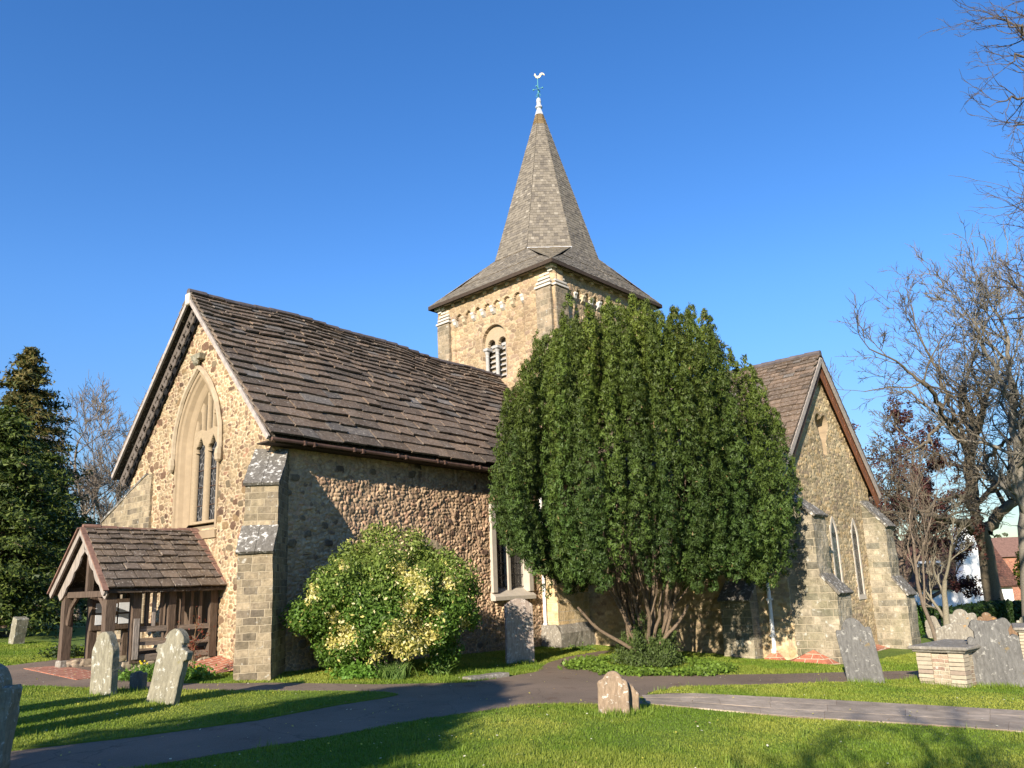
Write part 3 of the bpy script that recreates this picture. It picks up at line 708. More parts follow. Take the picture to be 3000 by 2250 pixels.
# corbels of the little arcades
b = MB()
def corbel(P, out, side, hgt=.3):
    b.prism([P+side*-.075+UP*.0, P+side*-.075+out*.22+UP*.0, P+side*-.075+out*.22-UP*.06, P+side*-.075+out*.17-UP*.12, P+side*-.075+out*.15-UP*.22, P+side*-.075+out*.04-UP*hgt, P+side*-.075-UP*hgt], side*.15)
cs = pw(np.zeros(1), 0, np.zeros(1))[1]; st = (cs[1]-cs[0]); cl = [cs[0]-st/2+st*i for i in range(8)]
for i, v in enumerate(cl): b = MB(); b.col = (.55, .52, .46) if i % 5 != 1 else (.46, .38, .26); corbel(tl(-3.0, v, A0+.06), -ux, -uy); b.build('arcade_corbel', M['plain_stone'], church, bevel=.008)
cs2 = ps(np.zeros(1), 0, np.zeros(1))[1]; st = (cs2[1]-cs2[0])
for i in range(9): b = MB(); b.col = (.58, .54, .47) if i != 1 else (.48, .4, .27); corbel(tl(cs2[0]-st/2+st*i, -2.75, A0+.06), -uy, ux); b.build('arcade_corbel', M['plain_stone'], church, bevel=.008)
def ecorb(P, col, size):
    b = MB(); b.col = col; b.box(P, size, TR_); b.build('eaves_corbel', M['plain_stone'], church, bevel=.01)
for i in range(9):
    v = -2.0+i*.58; ecorb(tl(-3.17, v, 12.33), (.55, .52, .46) if i in (1, 3, 8) else (.5, .4, .27), (.14, .15, .11))
for i in range(9):
    u = -2.1+i*.6; ecorb(tl(u, -2.92, 12.33), (.5, .4, .27), (.15, .14, .11))
for a, c in ((-1, -1), (-1, 1), (1, -1)): ecorb(tl(a*3.14, c*2.9, 12.38), (.6, .57, .5), (.3, .3, .14)); ecorb(tl(a*3.1, c*2.86, 12.25), (.6, .57, .5), (.2, .2, .1))
b = MB(); b.box(tl(0, 0, 12.44), (6.55, 6.0, .06), TR_); b.col = (1, 1, 1); b.build('soffit', M['sandstone'], church)
# belfry window
b = MB(); wy = .08
def bpt(v, z, du): return tl(-3.0+du, wy+v, z)
pl = [(-.6, 8.9), (-.6, 10.45)]+[(-.6*cos(t), 10.45+.6*sin(t)) for t in np.linspace(.15, pi-.15, 12)]+[(.6, 10.45), (.6, 8.9)]
rings = [[tl(-3.0+du, wy+y*k, z if z < 10.4 else 10.45+(z-10.45)*k) for y, z in pl] for k, du in ((1.06, -.03), (.995, -.03), (.995, .12))]
loft(b, rings); belfry = b.build('belfry_window', M['frame_stone'], church, fixn=False)
def lights(u, v):
    y = .6-u; z = v+8.9; o = np.zeros(u.shape, bool)
    for c in (-.27, .27): o |= (np.abs(y-c) < .2) & (z < 10.35) | ((y-c)**2+(z-10.35)**2 < .2**2)
    return ((np.abs(y) < .6) & (z < 10.45) | (y*y+(z-10.45)**2 < .36)) & ~o & (z > 10.15)
grid_wall('arch_plate', tl(-2.88, wy+.6, 8.9), -uy, UP, (1.2, 2.2), lights, lambda u, v: (0*u, 0), lambda u, v, a: np.tile((.36, .28, .185), (len(u), 1)), M['plain_stone'], belfry, res=.02, depth=.16)
for v in (-.52, 0, .52):
    b = MB(); b.lathe(tl(-2.86, wy+v, 8.9), [(.1, 0), (.075, .1), (.07, 1.0), (.085, 1.03), (.07, 1.06), (.07, 1.12), (.12, 1.26)], 12); b.box(tl(-2.86, wy+v, 10.2), (.28, .3, .1), TR_)
    b.build('shaft', M['louvre'], belfry, smooth=False)
b = MB()
for i in range(8):
    z = 8.95+i*.2; b.prism([tl(-2.72, wy-.58, z), tl(-2.5, wy-.58, z+.16), tl(-2.48, wy-.58, z+.13), tl(-2.72, wy-.58, z-.03)], uy*1.16)
b.build('louvres', M['louvre'], belfry)
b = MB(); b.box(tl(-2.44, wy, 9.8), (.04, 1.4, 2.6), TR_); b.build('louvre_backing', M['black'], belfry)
# spire: skirt roof, octagon, finial
OR, OZ, SZ = 2.2, 14.08, 21.1
SCX, SCY = .12, -.02
def ov(k, R, z, dx=0): t = radians(22.5+45*k); return tl(SCX*(z-12.4)/8.7+R*cos(t), SCY+R*sin(t), z)
EU, EV, EZT = 3.46, 3.2, 12.47
corn = {225: tl(-EU, -EV, EZT), 135: tl(-EU, EV, EZT), 45: tl(EU, EV, EZT), 315: tl(EU, -EV, EZT)}
b = MB()
vt = [ov(k, OR, OZ) for k in range(8)]     # 22.5,67.5,112.5,157.5,202.5,247.5,292.5,337.5
faces = [(corn[135], corn[225], vt[3], vt[4]), (corn[225], corn[315], vt[5], vt[6]), (corn[315], corn[45], vt[7], vt[0]), (corn[45], corn[135], vt[1], vt[2])]
def mid(p, q, k, dz): 
    r = np.array(p)*(1-k)+np.array(q)*k; r = r.copy(); r[2] -= dz; return r
for i, (BL, BR, TL, TRr) in enumerate(faces):
    ml, mr = mid(BL, TL, .5, .09), mid(BR, TRr, .5, .09)
    slabs(b, BL, BR, ml, mr, .12, .12, .11, .2, .014, shingle_col, lift=.018, gap=.002, jag=.004, seed=200+i)
    slabs(b, ml, mr, TL, TRr, .12, .12, .11, .2, .014, shingle_col, lift=.018, gap=.002, jag=.004, seed=210+i)
for i, (c, l, r) in enumerate(((225, 4, 5), (135, 2, 3), (315, 6, 7), (45, 0, 1))):
    cz = corn[c]; slabs(b, cz, cz+1e-4, vt[l], vt[r], .12, .12, .11, .2, .014, shingle_col, lift=.02, gap=.002, jag=.004, seed=220+i)
b.col = (.04, .03, .02)
b.add([corn[225], corn[315], corn[45], corn[135]], [(3, 2, 1, 0)])
for i, (BL, BR, TL, TRr) in enumerate(faces):
    ml, mr = mid(BL, TL, .5, .10), mid(BR, TRr, .5, .10); b.add([BL, BR, ml, mr, TL, TRr], [(0, 1, 3, 2), (2, 3, 5, 4)])
for c, l, r in ((225, 4, 5), (135, 2, 3), (315, 6, 7), (45, 0, 1)): b.add([corn[c], vt[l], vt[r]], [(0, 2, 1)])
skirt = b.build('tower_roof', M['shingle'], church, fixn=False)
b = MB()
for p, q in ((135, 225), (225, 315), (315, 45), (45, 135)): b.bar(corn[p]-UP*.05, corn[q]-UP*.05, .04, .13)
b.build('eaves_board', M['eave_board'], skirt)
b = MB(); b.col = (.05, .04, .03)
for k in range(8):
    l, r = k, (k+1) % 8; L0, R0, L1, R1 = ov(l, OR, OZ), ov(r, OR, OZ), ov(l, .15, SZ), ov(r, .15, SZ)
    slabs(b, L0, R0, L1, R1, .135, .125, .11, .2, .014, shingle_col, lift=.016, gap=.002, jag=.004, seed=300+k)
    b.col = (.05, .04, .03); b.add([L0, R0, R1, L1], [(0, 1, 2, 3)])
spire = b.build('spire', M['shingle'], church, fixn=False)
b = MB(); b.bar(ov(4, OR+.03, OZ-.01), ov(5, OR+.03, OZ-.01), .05, .05); b.build('lead_flashing', M['lead'], spire)
ax = tl(SCX, SCY, 0); b = MB(); b.lathe(ax+UP*(SZ-.05), [(.2, 0), (.11, .28), (.09, .33), (.15, .38), (.15, .44), (.1, .5), (.09, .62), (.11, .66), (.09, .8), (.03, .86)], 8)
fin = b.build('finial', M['lead'], spire)
b = MB(); b.tube([ax+UP*21.85, ax+UP*22.9], [.022, .016], 6)
for k in range(4):
    t = radians(20+90*k); d = np.array([cos(t), sin(t), 0]); b.tube([ax+UP*22.35, ax+d*.2+UP*22.35], .012, 5)
    b.tube([ax+UP*21.95+d*.06, ax+d*.11+UP*22.03, ax+d*.03+UP*22.12], .01, 4); b.box(ax+d*.2+UP*22.35, (.05, .05, .05))
b.build('vane_rod', M['verdigris'], fin)
sd = np.array([cos(YAW+radians(90-100.6)), sin(YAW+radians(90-100.6)), 0]); rt = np.array([sin(radians(39.7)), -cos(radians(39.7)), 0]); 
ck = [(-.2, .10), (-.16, .13), (-.15, .2), (-.11, .2), (-.10, .12), (-.05, .05), (.05, .04), (.10, .10), (.14, .2), (.22, .24), (.32, .22), (.38, .14), (.37, .06), (.33, .12), (.27, .15), (.22, .12), (.17, .02), (.10, -.06), (.0, -.09), (-.08, -.06), (-.13, .02), (-.16, .09)]
b = MB(); th_ = np.cross(rt, UP)*.035; b.prism([ax+UP*(22.92)+rt*x*.8+UP*z*.8-th_/2 for x, z in ck], th_); b.build('weathercock', M['gilt'], fin)

# ---- south transept
tr_d, tr_c = rubble([(.37, .31, .21), (.42, .35, .24), (.34, .28, .20), (.40, .31, .19), (.44, .38, .27), (.30, .24, .18)], [4, 4, 3, 3, 2, 2], (.44, .37, .26), su=.23, sv=.095, seed=51, gap=.03, relief=.026, brick=.5, tint=(1.0, .94, .82))
VG = -10.25; TE, TZR, TZE = 3.3, 8.0, 4.15
LC = (0.0, 1.62)
def niche(u, z):
    m = ((np.abs(u-NU)-.22)**2+(z-5.98)**2 < .27**2) | ((u-NU)**2+(z-5.68)**2 < .3**2) | ((np.abs(u-NU) < .17) & (z > 5.0) & (z < 5.7))
    return m
NU = .1
def tg(u, v):
    x = u-TE; z = v-1.1; m = (np.abs(x) < (TZR-.1-z)*3.6/(TZR-TZE))
    for c in LC: m &= ~(arch_in(x-c, z, .21, 2.62, .5) & (z > .95))
    return m & ~niche(x, z)
grid_wall('transept_wall', tl(-TE, VG, -1.1), ux, UP, (2*TE, 9.1), tg, tr_d, tr_c, M['rubble_stone'], church, res=.022, depth=.3)
grid_wall('transept_wall', tl(-TE, -2.9, -1.1), -uy, UP, (-VG-2.9, 5.4), lambda u, v: u > -1, tr_d, tr_c, M['rubble_stone'], church, res=.03, depth=.3)
b = MB(); b.box(tl(.1, (VG-2.9)/2, 1.6), (2*TE-.4, -VG-3.6, 5.3), TR_); b.prism([tl(-TE+.4, VG+.35, 4.1), tl(TE-.4, VG+.35, 4.1), tl(0, VG+.35, 7.5)], uy*7); b.build('inner_wall', M['mortar_fill'], church)
b = MB(); VB, VE_ = VG-.28, -3.0
slabs(b, tl(-3.68, VE_, TZE-.08), tl(-3.68, VB, TZE-.08), tl(0, VE_, TZR), tl(0, VB, TZR), .34, .15, .3, .7, .035, slab_col, lift=.05, seed=61, jag=.02)
slabs(b, tl(3.68, VB, TZE-.08), tl(3.68, VE_, TZE-.08), tl(0, VB, TZR), tl(0, VE_, TZR), .34, .15, .3, .7, .035, slab_col, lift=.05, seed=62, jag=.02)
b.col = (.05, .04, .03); b.prism([tl(-3.66, VB+.03, TZE-.08), tl(0, VB+.03, TZR), tl(3.66, VB+.03, TZE-.08), tl(3.66, VB+.03, TZE-.17), tl(0, VB+.03, TZR-.12), tl(-3.66, VB+.03, TZE-.17)], uy*(VE_-VB-.05))
troof = b.build('transept_roof', M['roof_slab'], church, fixn=False)
b = MB()
for i in range(16): b.tube([tl(0, VB+i*.46, TZR+.05), tl(0, VB+i*.46+.47, TZR+.06)], [.09, .1], 8)
b.build('ridge_tiles', M['ridge_tile'], troof)
for sgn in (-1, 1):
    d = ux*sgn*3.66+UP*(TZE-TZR-.06); L = np.linalg.norm(d); d = d/L; nn = ux*sgn*(TZR-TZE)+UP*3.66; nn /= np.linalg.norm(nn)
    b = MB(); b.bar(tl(0, VB+.02, TZR-.14), tl(0, VB+.02, TZR-.14)+d*L, .05, .14, up=nn); bb = b.build('bargeboard', M['grey_board'], church)
    b = MB(); b.bar(tl(0, VB+.1, TZR-.36)-nn*.02, tl(0, VB+.1, TZR-.36)+d*L-nn*.02, .04, .3, up=nn)
    for i in range(9):   # raised scalloped moulding
        p = tl(0, VB+.1, TZR-.4)+d*(.35+i*.52)
        b.bar(p+nn*.06, p+d*.22+nn*.06, .07, .045, up=nn); b.bar(p+d*.26-nn*.06, p+d*.44-nn*.06, .07, .045, up=nn); b.bar(p+d*.24+nn*.05, p+d*.25-nn*.06, .07, .045, up=nn)
    b.build('pierced_board', M['brown_board'], bb, bevel=.01)
for c in LC:
    b = MB(); rg = [[tl(c+y, VG+dv, z) for y, z in arch_pts(a, 2.62, .5, .95, .21, 10)] for a, dv in ((.28, .01), (.28, -.035), (.20, -.035), (.19, .0), (.19, .02))]
    loft(b, rg); b.box(tl(c, VG+.08, .88), (.6, .24, .14), TR_); o = b.build('lancet_window', M['grey_frame_stone'], church, fixn=False)
    b = MB(); b.box(tl(c, VG+.0, 1.85), (.40, .02, 1.8), TR_); b.prism([tl(c+y, VG-.01, z) for y, z in arch_pts(.2, 2.62, .48, 2.6, .2, 8)], uy*.02); b.build('glass', M['leaded_glass'], o)
# carved opening high in the gable
pts_ = []
for k in range(60):
    t = 2*pi*k/60; best = 0
    for r in np.arange(.1, 1.2, .01):
        if niche(np.array(NU+r*cos(t)), np.array(5.65+r*sin(t))): best = r
    pts_.append((cos(t)*best, sin(t)*best))
pts_.append(pts_[0])
b = MB(); loft(b, [[tl(NU+x*k+0, VG+dv, 5.65+z*k) for x, z in pts_] for k, dv in ((1.12, 0), (1.12, -.02), (.98, -.02), (.8, .25))]); b.add([tl(NU+x*.82, VG+.24, 5.65+z*.82) for x, z in pts_[:-1]], [tuple(range(60))])
b.build('trefoil_niche', M['frame_stone'], church, fixn=False)
buttress(tl(-TE+.42, VG+.05, 0)[:2], -uy[:2], .8, [(1.22, 1.12, 1.56), (.84, 3.05, 3.75)], -1.2, M['transept_ashlar'], rough=.028)
buttress(tl(TE-.42, VG+.05, 0)[:2], -uy[:2], .8, [(1.02, .90, 1.42), (.70, 2.95, 3.8)], -1.5, M['transept_ashlar'], rough=.028)
buttress(tl(-TE+.05, -8.95, 0)[:2], -ux[:2], .85, [(.5, 1.0, 1.5)], -1.2, M['transept_ashlar'])
b = MB(); P = tl(-TE-.07, -9.72, 0); b.tube([P+UP*4.05-ux*.25, P+UP*3.8, P+UP*.0, P-UP*.25], .05, 10); b.box(P-UP*.3-ux*.02, (.1, .1, .16)); b.box(P+UP*1.0, (.13, .13, .05)); b.box(P+UP*.1, (.13, .13, .05))
b.build('drainpipe', M['white_pipe'], church, smooth=False)
b = MB(); P = tl(-TE+.55, VG-.22, 4.05); b.box(P, (.22, .16, .13), np.array(Matrix.Rotation(.5, 3, 'X'))); b.bar(P, P+uy*.2-UP*.05, .03, .03); b.build('floodlight', M['black'], church, bevel=.01)
b = MB()
P = lambda u, v, z: tl(u, v, z)
for v0_, v1_ in ((-9.4, -10.05), (-10.05, -11.35)): b.add([tl(-TE-.02, v0_, -.50), tl(-TE-.02, (v0_+v1_)/2, -.22), tl(-TE-.02, v1_, -.54), tl(-TE-.5, v1_, -.64), tl(-TE-.5, v0_, -.60)], [(0, 1, 4), (1, 2, 3), (1, 3, 4)])
b.build('brick_apron', M['red_brick_paving'], church)
b = MB(); b.add([tl(-TE+.85, VG-.02, -.35), tl(TE-.8, VG-.02, -.55), tl(TE-.8, VG-.9, -.82), tl(-TE+.85, VG-.9, -.66)], [(0, 1, 2, 3)]); b.build('brick_apron', M['red_brick_paving'], church)
# ---------------------------------------------------------------- timber porch
PX0, PX1, PY0, PY1, PRY = 6.95, 9.38, 16.32, 18.38, 17.35
gz_ = .16
pl_d, pl_c = rubble([(.30, .24, .17), (.24, .17, .12), (.36, .29, .2)], [2, 2, 2], (.52, .42, .30), su=.3, sv=.2, seed=77, gap=.08, relief=.03)
b = MB(); b.box(((PX0+PX1)/2+.1, (PY0+PY1)/2, -.02), (PX1-PX0-.2, PY1-PY0-.02, .34))
porch = b.build('porch', M['mortar_fill'], church)
for y in (PY0+.09, PY1-.09): b = MB(); b.box(((PX0+PX1)/2+.1, y, .25), (PX1-PX0-.2, .14, .22)); b.build('dwarf_wall', M['mortar_fill'], porch)
for P0, U in (((PX0+.1, PY0, -.2), (1, 0, 0)), ((PX1, PY0+.165, -.2), (-1, 0, 0))):
    grid_wall('plinth', P0, U, (0, 0, 1), (PX1-PX0-.1, .57), lambda u, v: u > -1, pl_d, pl_c, M['rubble_stone'], porch, res=.02)
grid_wall('plinth', (PX0+.1, PY1-.165, -.2), (1, 0, 0), (0, 0, 1), (PX1-PX0-.1, .57), lambda u, v: u > -1, pl_d, pl_c, M['rubble_stone'], porch, res=.03)
def post(x, y, z0, z1, w=.17, lean=0, m='old_oak', nm='post'):
    b = MB(); b.bar((x, y, z0), (x+lean, y, z1), w, w, up=(0, 1, 0), j=.006); return b.build(nm, M[m], porch, sub=.25, rough=.008)
for y in (PY0+.02, PY1-.02):
    post(PX0+.1, y, .3, 1.8, .19); b = MB(); b.box((PX0+.1, y, .16), (.28, .28, .42), taper=.85); b.build('post_base', M['grave_pale'], porch, bevel=.02)
    post(PX0+.62, y, .32, 1.8, .17, m='old_oak'); post(PX0+1.36, y, .32, 1.8, .15); post(PX1-.12, y, .32, 1.8, .17)
b = MB(); b.bar((PX0+.62, PY0-.07, .4), (PX0+.62, PY0-.07, 1.2), .11, .03, up=(0, 1, 0), j=.004); b.build('post_facing', M['grey_oak'], porch)
rails = [(.98, .11, PX0+.72, PX0+1.29), (.98, .10, PX0+1.43, PX1-.2), (.70, .075, PX0+.72, PX0+1.29), (.66, .07, PX0+1.43, PX1-.2), (.42, .13, PX0+.7, PX0+1.28), (.42, .11, PX0+1.43, PX1-.2)]
for y in (PY0+.0, PY1):
    for z, h, xa, xb in rails:
        b = MB(); b.bar((xa, y, z), (xb, y, z+random.uniform(-.02, .0)), .07, h, j=.006); b.build('rail', M['rail_oak'], porch, sub=.2, rough=.006)
    for x, m in ((PX0+.86, 'old_oak'), (PX0+1.0, 'grey_oak'), (PX0+1.16, 'old_oak'), (PX0+1.62, 'old_oak'), (PX0+1.82, 'old_oak'), (PX0+2.02, 'old_oak')):
        b = MB(); b.bar((x, y+.01, 1.02), (x, y+.01, 1.78), .065, .05, up=(0, 1, 0), j=.003); b.build('baluster', M[m], porch)
    b = MB(); b.bar((PX0+.02, y, 1.81), (PX1-.02, y, 1.81), .16, .11, j=.006)
    for i in range(11): b.prism([(PX0+.66+i*.16, y-.05, 1.76), (PX0+.70+i*.16, y-.05, 1.70), (PX0+.76+i*.16, y-.05, 1.70), (PX0+.80+i*.16, y-.05, 1.76)], (0, .03, 0))
    b.build('wall_plate', M['old_oak'], porch)
b = MB(); b.bar((PX0+.1, PY0, 1.72), (PX0+.1, PY1, 1.72), .14, .12); 
for s, y in ((1, PY0+.1), (-1, PY1-.1)): b.tube([(PX0+.1, y, 1.1), (PX0+.1, y+s*.12, 1.45), (PX0+.1, y+s*.42, 1.7)], [.06, .055, .06], 6)
b.bar((PX0+.1, PRY, 1.75), (PX0+.1, PRY, 2.8), .12, .12, up=(0, 1, 0)); b.build('tie_beam', M['old_oak'], porch, rough=.01)
# roof
YE, ZE, ZR = 1.32, 1.77, 3.07
b = MB()
slabs(b, (PX0-.1, PRY-YE, ZE), (PX1+.02, PRY-YE, ZE), (PX0-.1, PRY, ZR), (PX1-.1, PRY, ZR), .265, .12, .22, .44, .034, porch_col, lift=.065, seed=71, jag=.02, gap=.012)
slabs(b, (PX1+.0, PRY+YE, ZE), (PX0-.1, PRY+YE, ZE), (PX1-.1, PRY, ZR), (PX0-.1, PRY, ZR), .265, .12, .22, .42, .028, porch_col, lift=.045, seed=72, jag=.01, gap=.01)
b.col = (.07, .05, .035); b.prism([(PX0-.08, PRY-YE+.02, ZE), (PX0-.08, PRY, ZR), (PX0-.08, PRY+YE-.02, ZE), (PX0-.08, PRY+YE-.02, ZE-.05), (PX0-.08, PRY, ZR-.06), (PX0-.08, PRY-YE+.02, ZE-.05)], (PX1-PX0+.06, 0, 0))
b.build('roof', M['roof_slab'], porch, fixn=False)
b = MB()
for i in range(7): x = PX0-.12+i*.345; z = ZR+.05-.045*sin(pi*i/6.5); b.tube([(x, PRY, z), (x+.345, PRY, z-.003)], [.05, .054], 8)
b.build('ridge_tiles', M['terracotta'], porch)
b = MB()
for i in range(9):   # mortar and tile flashing up the church wall
    t0, t1 = i/9, (i+1)/9-.01; f = lambda t, o: np.array([PX1-.2+.17*(1-t)+o, PRY-YE*(1-t), ZE+(ZR-ZE)*t+.075])
    b.prism([f(t0, 0), f(t0, .17), f(t1, .17), f(t1, 0)], (0, -.02, .03))
b.build('flashing', M['terracotta'], porch)
for s in (-1, 1):
    b = MB(); p0 = np.array([PX0-.14, PRY, ZR-.04]); p1 = np.array([PX0-.14, PRY+s*(YE+.02), ZE-.06]); d = (p1-p0)/np.linalg.norm(p1-p0); n = np.array([0, s*(ZR-ZE), YE]); n /= np.linalg.norm(n)
    b.bar(p0, p1, .045, .12, up=n, j=.004); L = np.linalg.norm(p1-p0)
    o = b.build('bargeboard', M['grey_oak'], porch)
    pr = [(0, 0), (L*.95, 0)]+[(L*.95-t*L*.95, .16+.055*abs(sin(t*4*pi+.3))+.05*sin(t*pi)) for t in np.linspace(0, 1, 26)]
    b = MB(); q0 = p0+np.array([.10, 0, 0])-n*.06; b.prism([q0+d*x-n*y for x, y in pr], (.035, 0, 0)); b.build('scalloped_board', M['grey_oak'], o)
    b = MB(); 
    for i in range(9): c = p0+d*(L*(i+.5)/9)+n*.085+np.array([-.01, 0, 0]); b.bar(c-d*L/18.5, c+d*L/18.5, .1, .03, up=n)
    b.build('verge_tiles', M['terracotta'], o)
# notice boards, benches, door and hedge seen through the porch
b = MB(); b.box((PX0+1.05, PY1-.14, 1.28), (1.02, .05, .66)); b.build('notice_board', M['old_oak'], porch)
b = MB()
for x in (.72, .98, 1.22, 1.42):
    for z in (1.17, 1.42): b.box((PX0+x, PY1-.175, z), (.2, .01, .21 if x != .98 else .17))
b.build('notices', M['paper'], porch)
b = MB(); b.box(((PX0+PX1)/2+.3, PY0+.35, .5), (1.6, .3, .05)); b.box(((PX0+PX1)/2+.3, PY0+.32, .3), (1.5, .1, .4)); b.build('bench', M['old_oak'], porch)
b = MB(); b.prism([(NW-.05, WY+y-.2, z) for y, z in arch_pts(.86, 1.5, .5, .1, .86, 8)], (.05, 0, 0)); dr = b.build('door', M['old_oak'], church)
sheet('doorstep', [(PX0-.55, PY0-.3), (PX0+.2, PY0-.3), (PX0+.2, PY1+.3), (PX0-.55, PY1+.3)], .02, M['red_brick_paving'], kind='structure')
b = MB(); b.add([(NW-.02, 16.2, .32), (NW-.02, 14.95, .14), (NW-.75, 15.15, .045), (NW-1.5, 16.15, .11)], [(0, 1, 2, 3)]); b.build('brick_apron', M['red_brick_paving'], church)

# ---------------------------------------------------------------- headstones and tombs
def stone_mesh(name, prof, t, mat, loc, yaw, lean=(0, 0), rough=.008, bevel=.012, **kw):
    """prof: outline in the (across, up) plane, local axes x out of the face"""
    b = MB(); b.prism([(t/2, y, z) for y, z in prof], (-t, 0, 0))
    me_o = b.build(name, mat, None, bevel=bevel, **kw)
    bm = bmesh.new(); bm.from_mesh(me_o.data); bmesh.ops.triangulate(bm, faces=[f for f in bm.faces if len(f.verts) > 4])
    for _ in range(4):
        es = [e for e in bm.edges if e.calc_length() > .09]
        if es: bmesh.ops.subdivide_edges(bm, edges=es, cuts=1)
    co = np.array([v.co[:] for v in bm.verts])
    d = np.stack([vnoise(co*7+q)*2-1 for q in (3, 33, 63)], 1)*rough+np.stack([vnoise(co*22+q)*2-1 for q in (3, 33, 63)], 1)*rough*.5
    for v, dd in zip(bm.verts, d): v.co += Vector(dd)
    bmesh.ops.triangulate(bm, faces=[f for f in bm.faces if len(f.verts) > 4]); bm.to_mesh(me_o.data); bm.free()
    x, y = loc; me_o.location = (x, y, g(x, y)-.12)
    me_o.rotation_euler = (Matrix.Rotation(yaw, 4, 'Z') @ Matrix.Rotation(lean[0], 4, 'X') @ Matrix.Rotation(lean[1], 4, 'Y')).to_euler()
    return me_o
def arc(cx, cz, r, a0, a1, n=8): return [(cx+r*cos(radians(a)), cz+r*sin(radians(a))) for a in np.linspace(a0, a1, n)]
def P_round(w, h, s=.1): # round head between small square shoulders
    r = w/2-s; return [(-w/2, -.1), (w/2, -.1), (w/2, h-r), (w/2-.02, h-r+.03), (r, h-r+.02)]+arc(0, h-r, r, 5, 175, 12)+[(-r, h-r+.02), (-w/2+.02, h-r+.03), (-w/2, h-r)]
def P_pointed(w, h): return [(-w/2, -.1), (w/2, -.1), (w/2, h-.3), (w/2-.04, h-.2), (w*.28, h-.06), (w*.1, h), (-w*.1, h), (-w*.28, h-.06), (-w/2+.04, h-.2), (-w/2, h-.3)]
def P_shoulder(w, h): return [(-w/2, -.1), (w/2, -.1), (w/2, h-.26)]+arc(w/2-.12, h-.26, .12, 0, 120, 5)+arc(0, h-w*.26, w*.26, 20, 160, 9)+arc(-w/2+.12, h-.26, .12, 60, 180, 5)+[(-w/2, h-.26)]
def P_segment(w, h): 
    return [(-w/2, -.1), (w/2, -.1), (w/2, h-.16)]+[(w/2-w*t, h-.16+.16*sin(pi*t)) for t in np.linspace(.05, .95, 12)]+[(-w/2, h-.16)]
def P_ogee(w, h): return [(-w/2, -.1), (w/2, -.1), (w/2, h-.24), (w/2-.03, h-.20), (w/2-.1, h-.22), (w*.30, h-.17), (w*.24, h-.08), (w*.12, h-.015), (0, h), (-w*.12, h-.015), (-w*.24, h-.08), (-w*.30, h-.17), (-w/2+.1, h-.22), (-w/2+.03, h-.20), (-w/2, h-.24)]
def P_worn(w, h): return [(-w/2, -.1), (w/2, -.1), (w/2, h-.17), (w/2-.02, h-.13), (w*.36, h-.115), (w*.27, h-.05), (w*.14, h-.01), (0, h), (-w*.16, h-.02), (-w*.26, h-.07), (-w*.34, h-.12), (-w/2+.03, h-.125), (-w/2, h-.16)]
def P_scroll(w, h): return [(-w/2, -.1), (w/2, -.1), (w/2, h-.38)]+arc(w/2-.07, h-.38, .075, 0, 150, 6)+[(w*.33, h-.22), (w*.42, h-.12)]+arc(w*.28, h-.08, .085, 10, 120, 5)+[(0, h-.045)]+arc(-w*.28, h-.08, .085, 60, 170, 5)+[(-w*.42, h-.12), (-w*.33, h-.22)]+arc(-w/2+.07, h-.38, .075, 30, 180, 6)
def P_cross_shoulder(w, h): return [(-w/2, -.1), (w/2, -.1), (w/2, h-.42), (w/2+.05, h-.40), (w/2+.05, h-.28), (w/2-.02, h-.27), (w*.34, h-.24), (w*.30, h-.17)]+arc(0, h-.2, .2, 5, 175, 10)+[(-w*.30, h-.17), (-w*.34, h-.24), (-w/2+.02, h-.27), (-w/2-.05, h-.28), (-w/2-.05, h-.40), (-w/2, h-.42)]
SY = SUN_AZ+pi  # a face turned to the sun
GRP = 'headstones standing in the churchyard grass'
def hs(px, py, w, h, prof, mat, label, yaw=None, lean=(0, 0), t=.11, off=(0, 0), cat='headstone', rough=.008):
    x, y = gg(px, py); x += off[0]; y += off[1]
    return stone_mesh('headstone', prof(w, h+.12), t, M[mat], (x, y), SY if yaw is None else yaw, lean, label=label, cat=cat, group=GRP, rough=rough)
hs(302, 2040, .47, 1.02, P_pointed, 'grave_buff', 'upright lichen-spotted headstone with a pointed top in front of the porch', lean=(0.03, -.02), t=.15)
hs(470, 2066, .54, 1.14, P_cross_shoulder, 'grave_buff', 'leaning headstone with round head and stepped shoulders in front of the porch rails', lean=(-.2, -.05), t=.13)
hs(350, 2032, .3, .32, P_round, 'grave_grey', 'tiny dark stone half hidden behind the pointed headstone by the porch', off=(.35, .1), t=.1)
hs(10, 2262, .6, 1.05, P_round, 'grave_buff', 'weathered headstone cut off by the bottom left edge of the view', yaw=SY+.5, lean=(-.12, .1), t=.2, off=(-.27, .06), rough=.016)
hs(1800, 2092, .45, .60, P_worn, 'grave_brown', 'short brown headstone with a whitened head alone in the front lawn', lean=(0, -.03), t=.1, yaw=SY+.18)
hs(1800, 2092, .36, .44, P_worn, 'grave_brown', 'small headstone tucked behind the short brown one in the front lawn', off=(.29, -.04), yaw=SY+.1, lean=(-.05, .12), t=.08)
hs(2541, 2000, .66, 1.24, P_ogee, 'grave_grey', 'tall dark grey headstone with curved top leaning left before the transept', lean=(.125, -.02), t=.1, yaw=SY)
hs(1524, 1943, .74, 1.48, P_segment, 'grave_pink', 'tall reddish slab headstone standing below the mullioned window', lean=(-.02, -.02), t=.09, yaw=SY+.9)
hs(2940, 2012, .86, 1.25, P_scroll, 'grave_grey', 'broad spotted headstone with scrolled shoulders beside the chest tomb', lean=(.06, 0), t=.12)
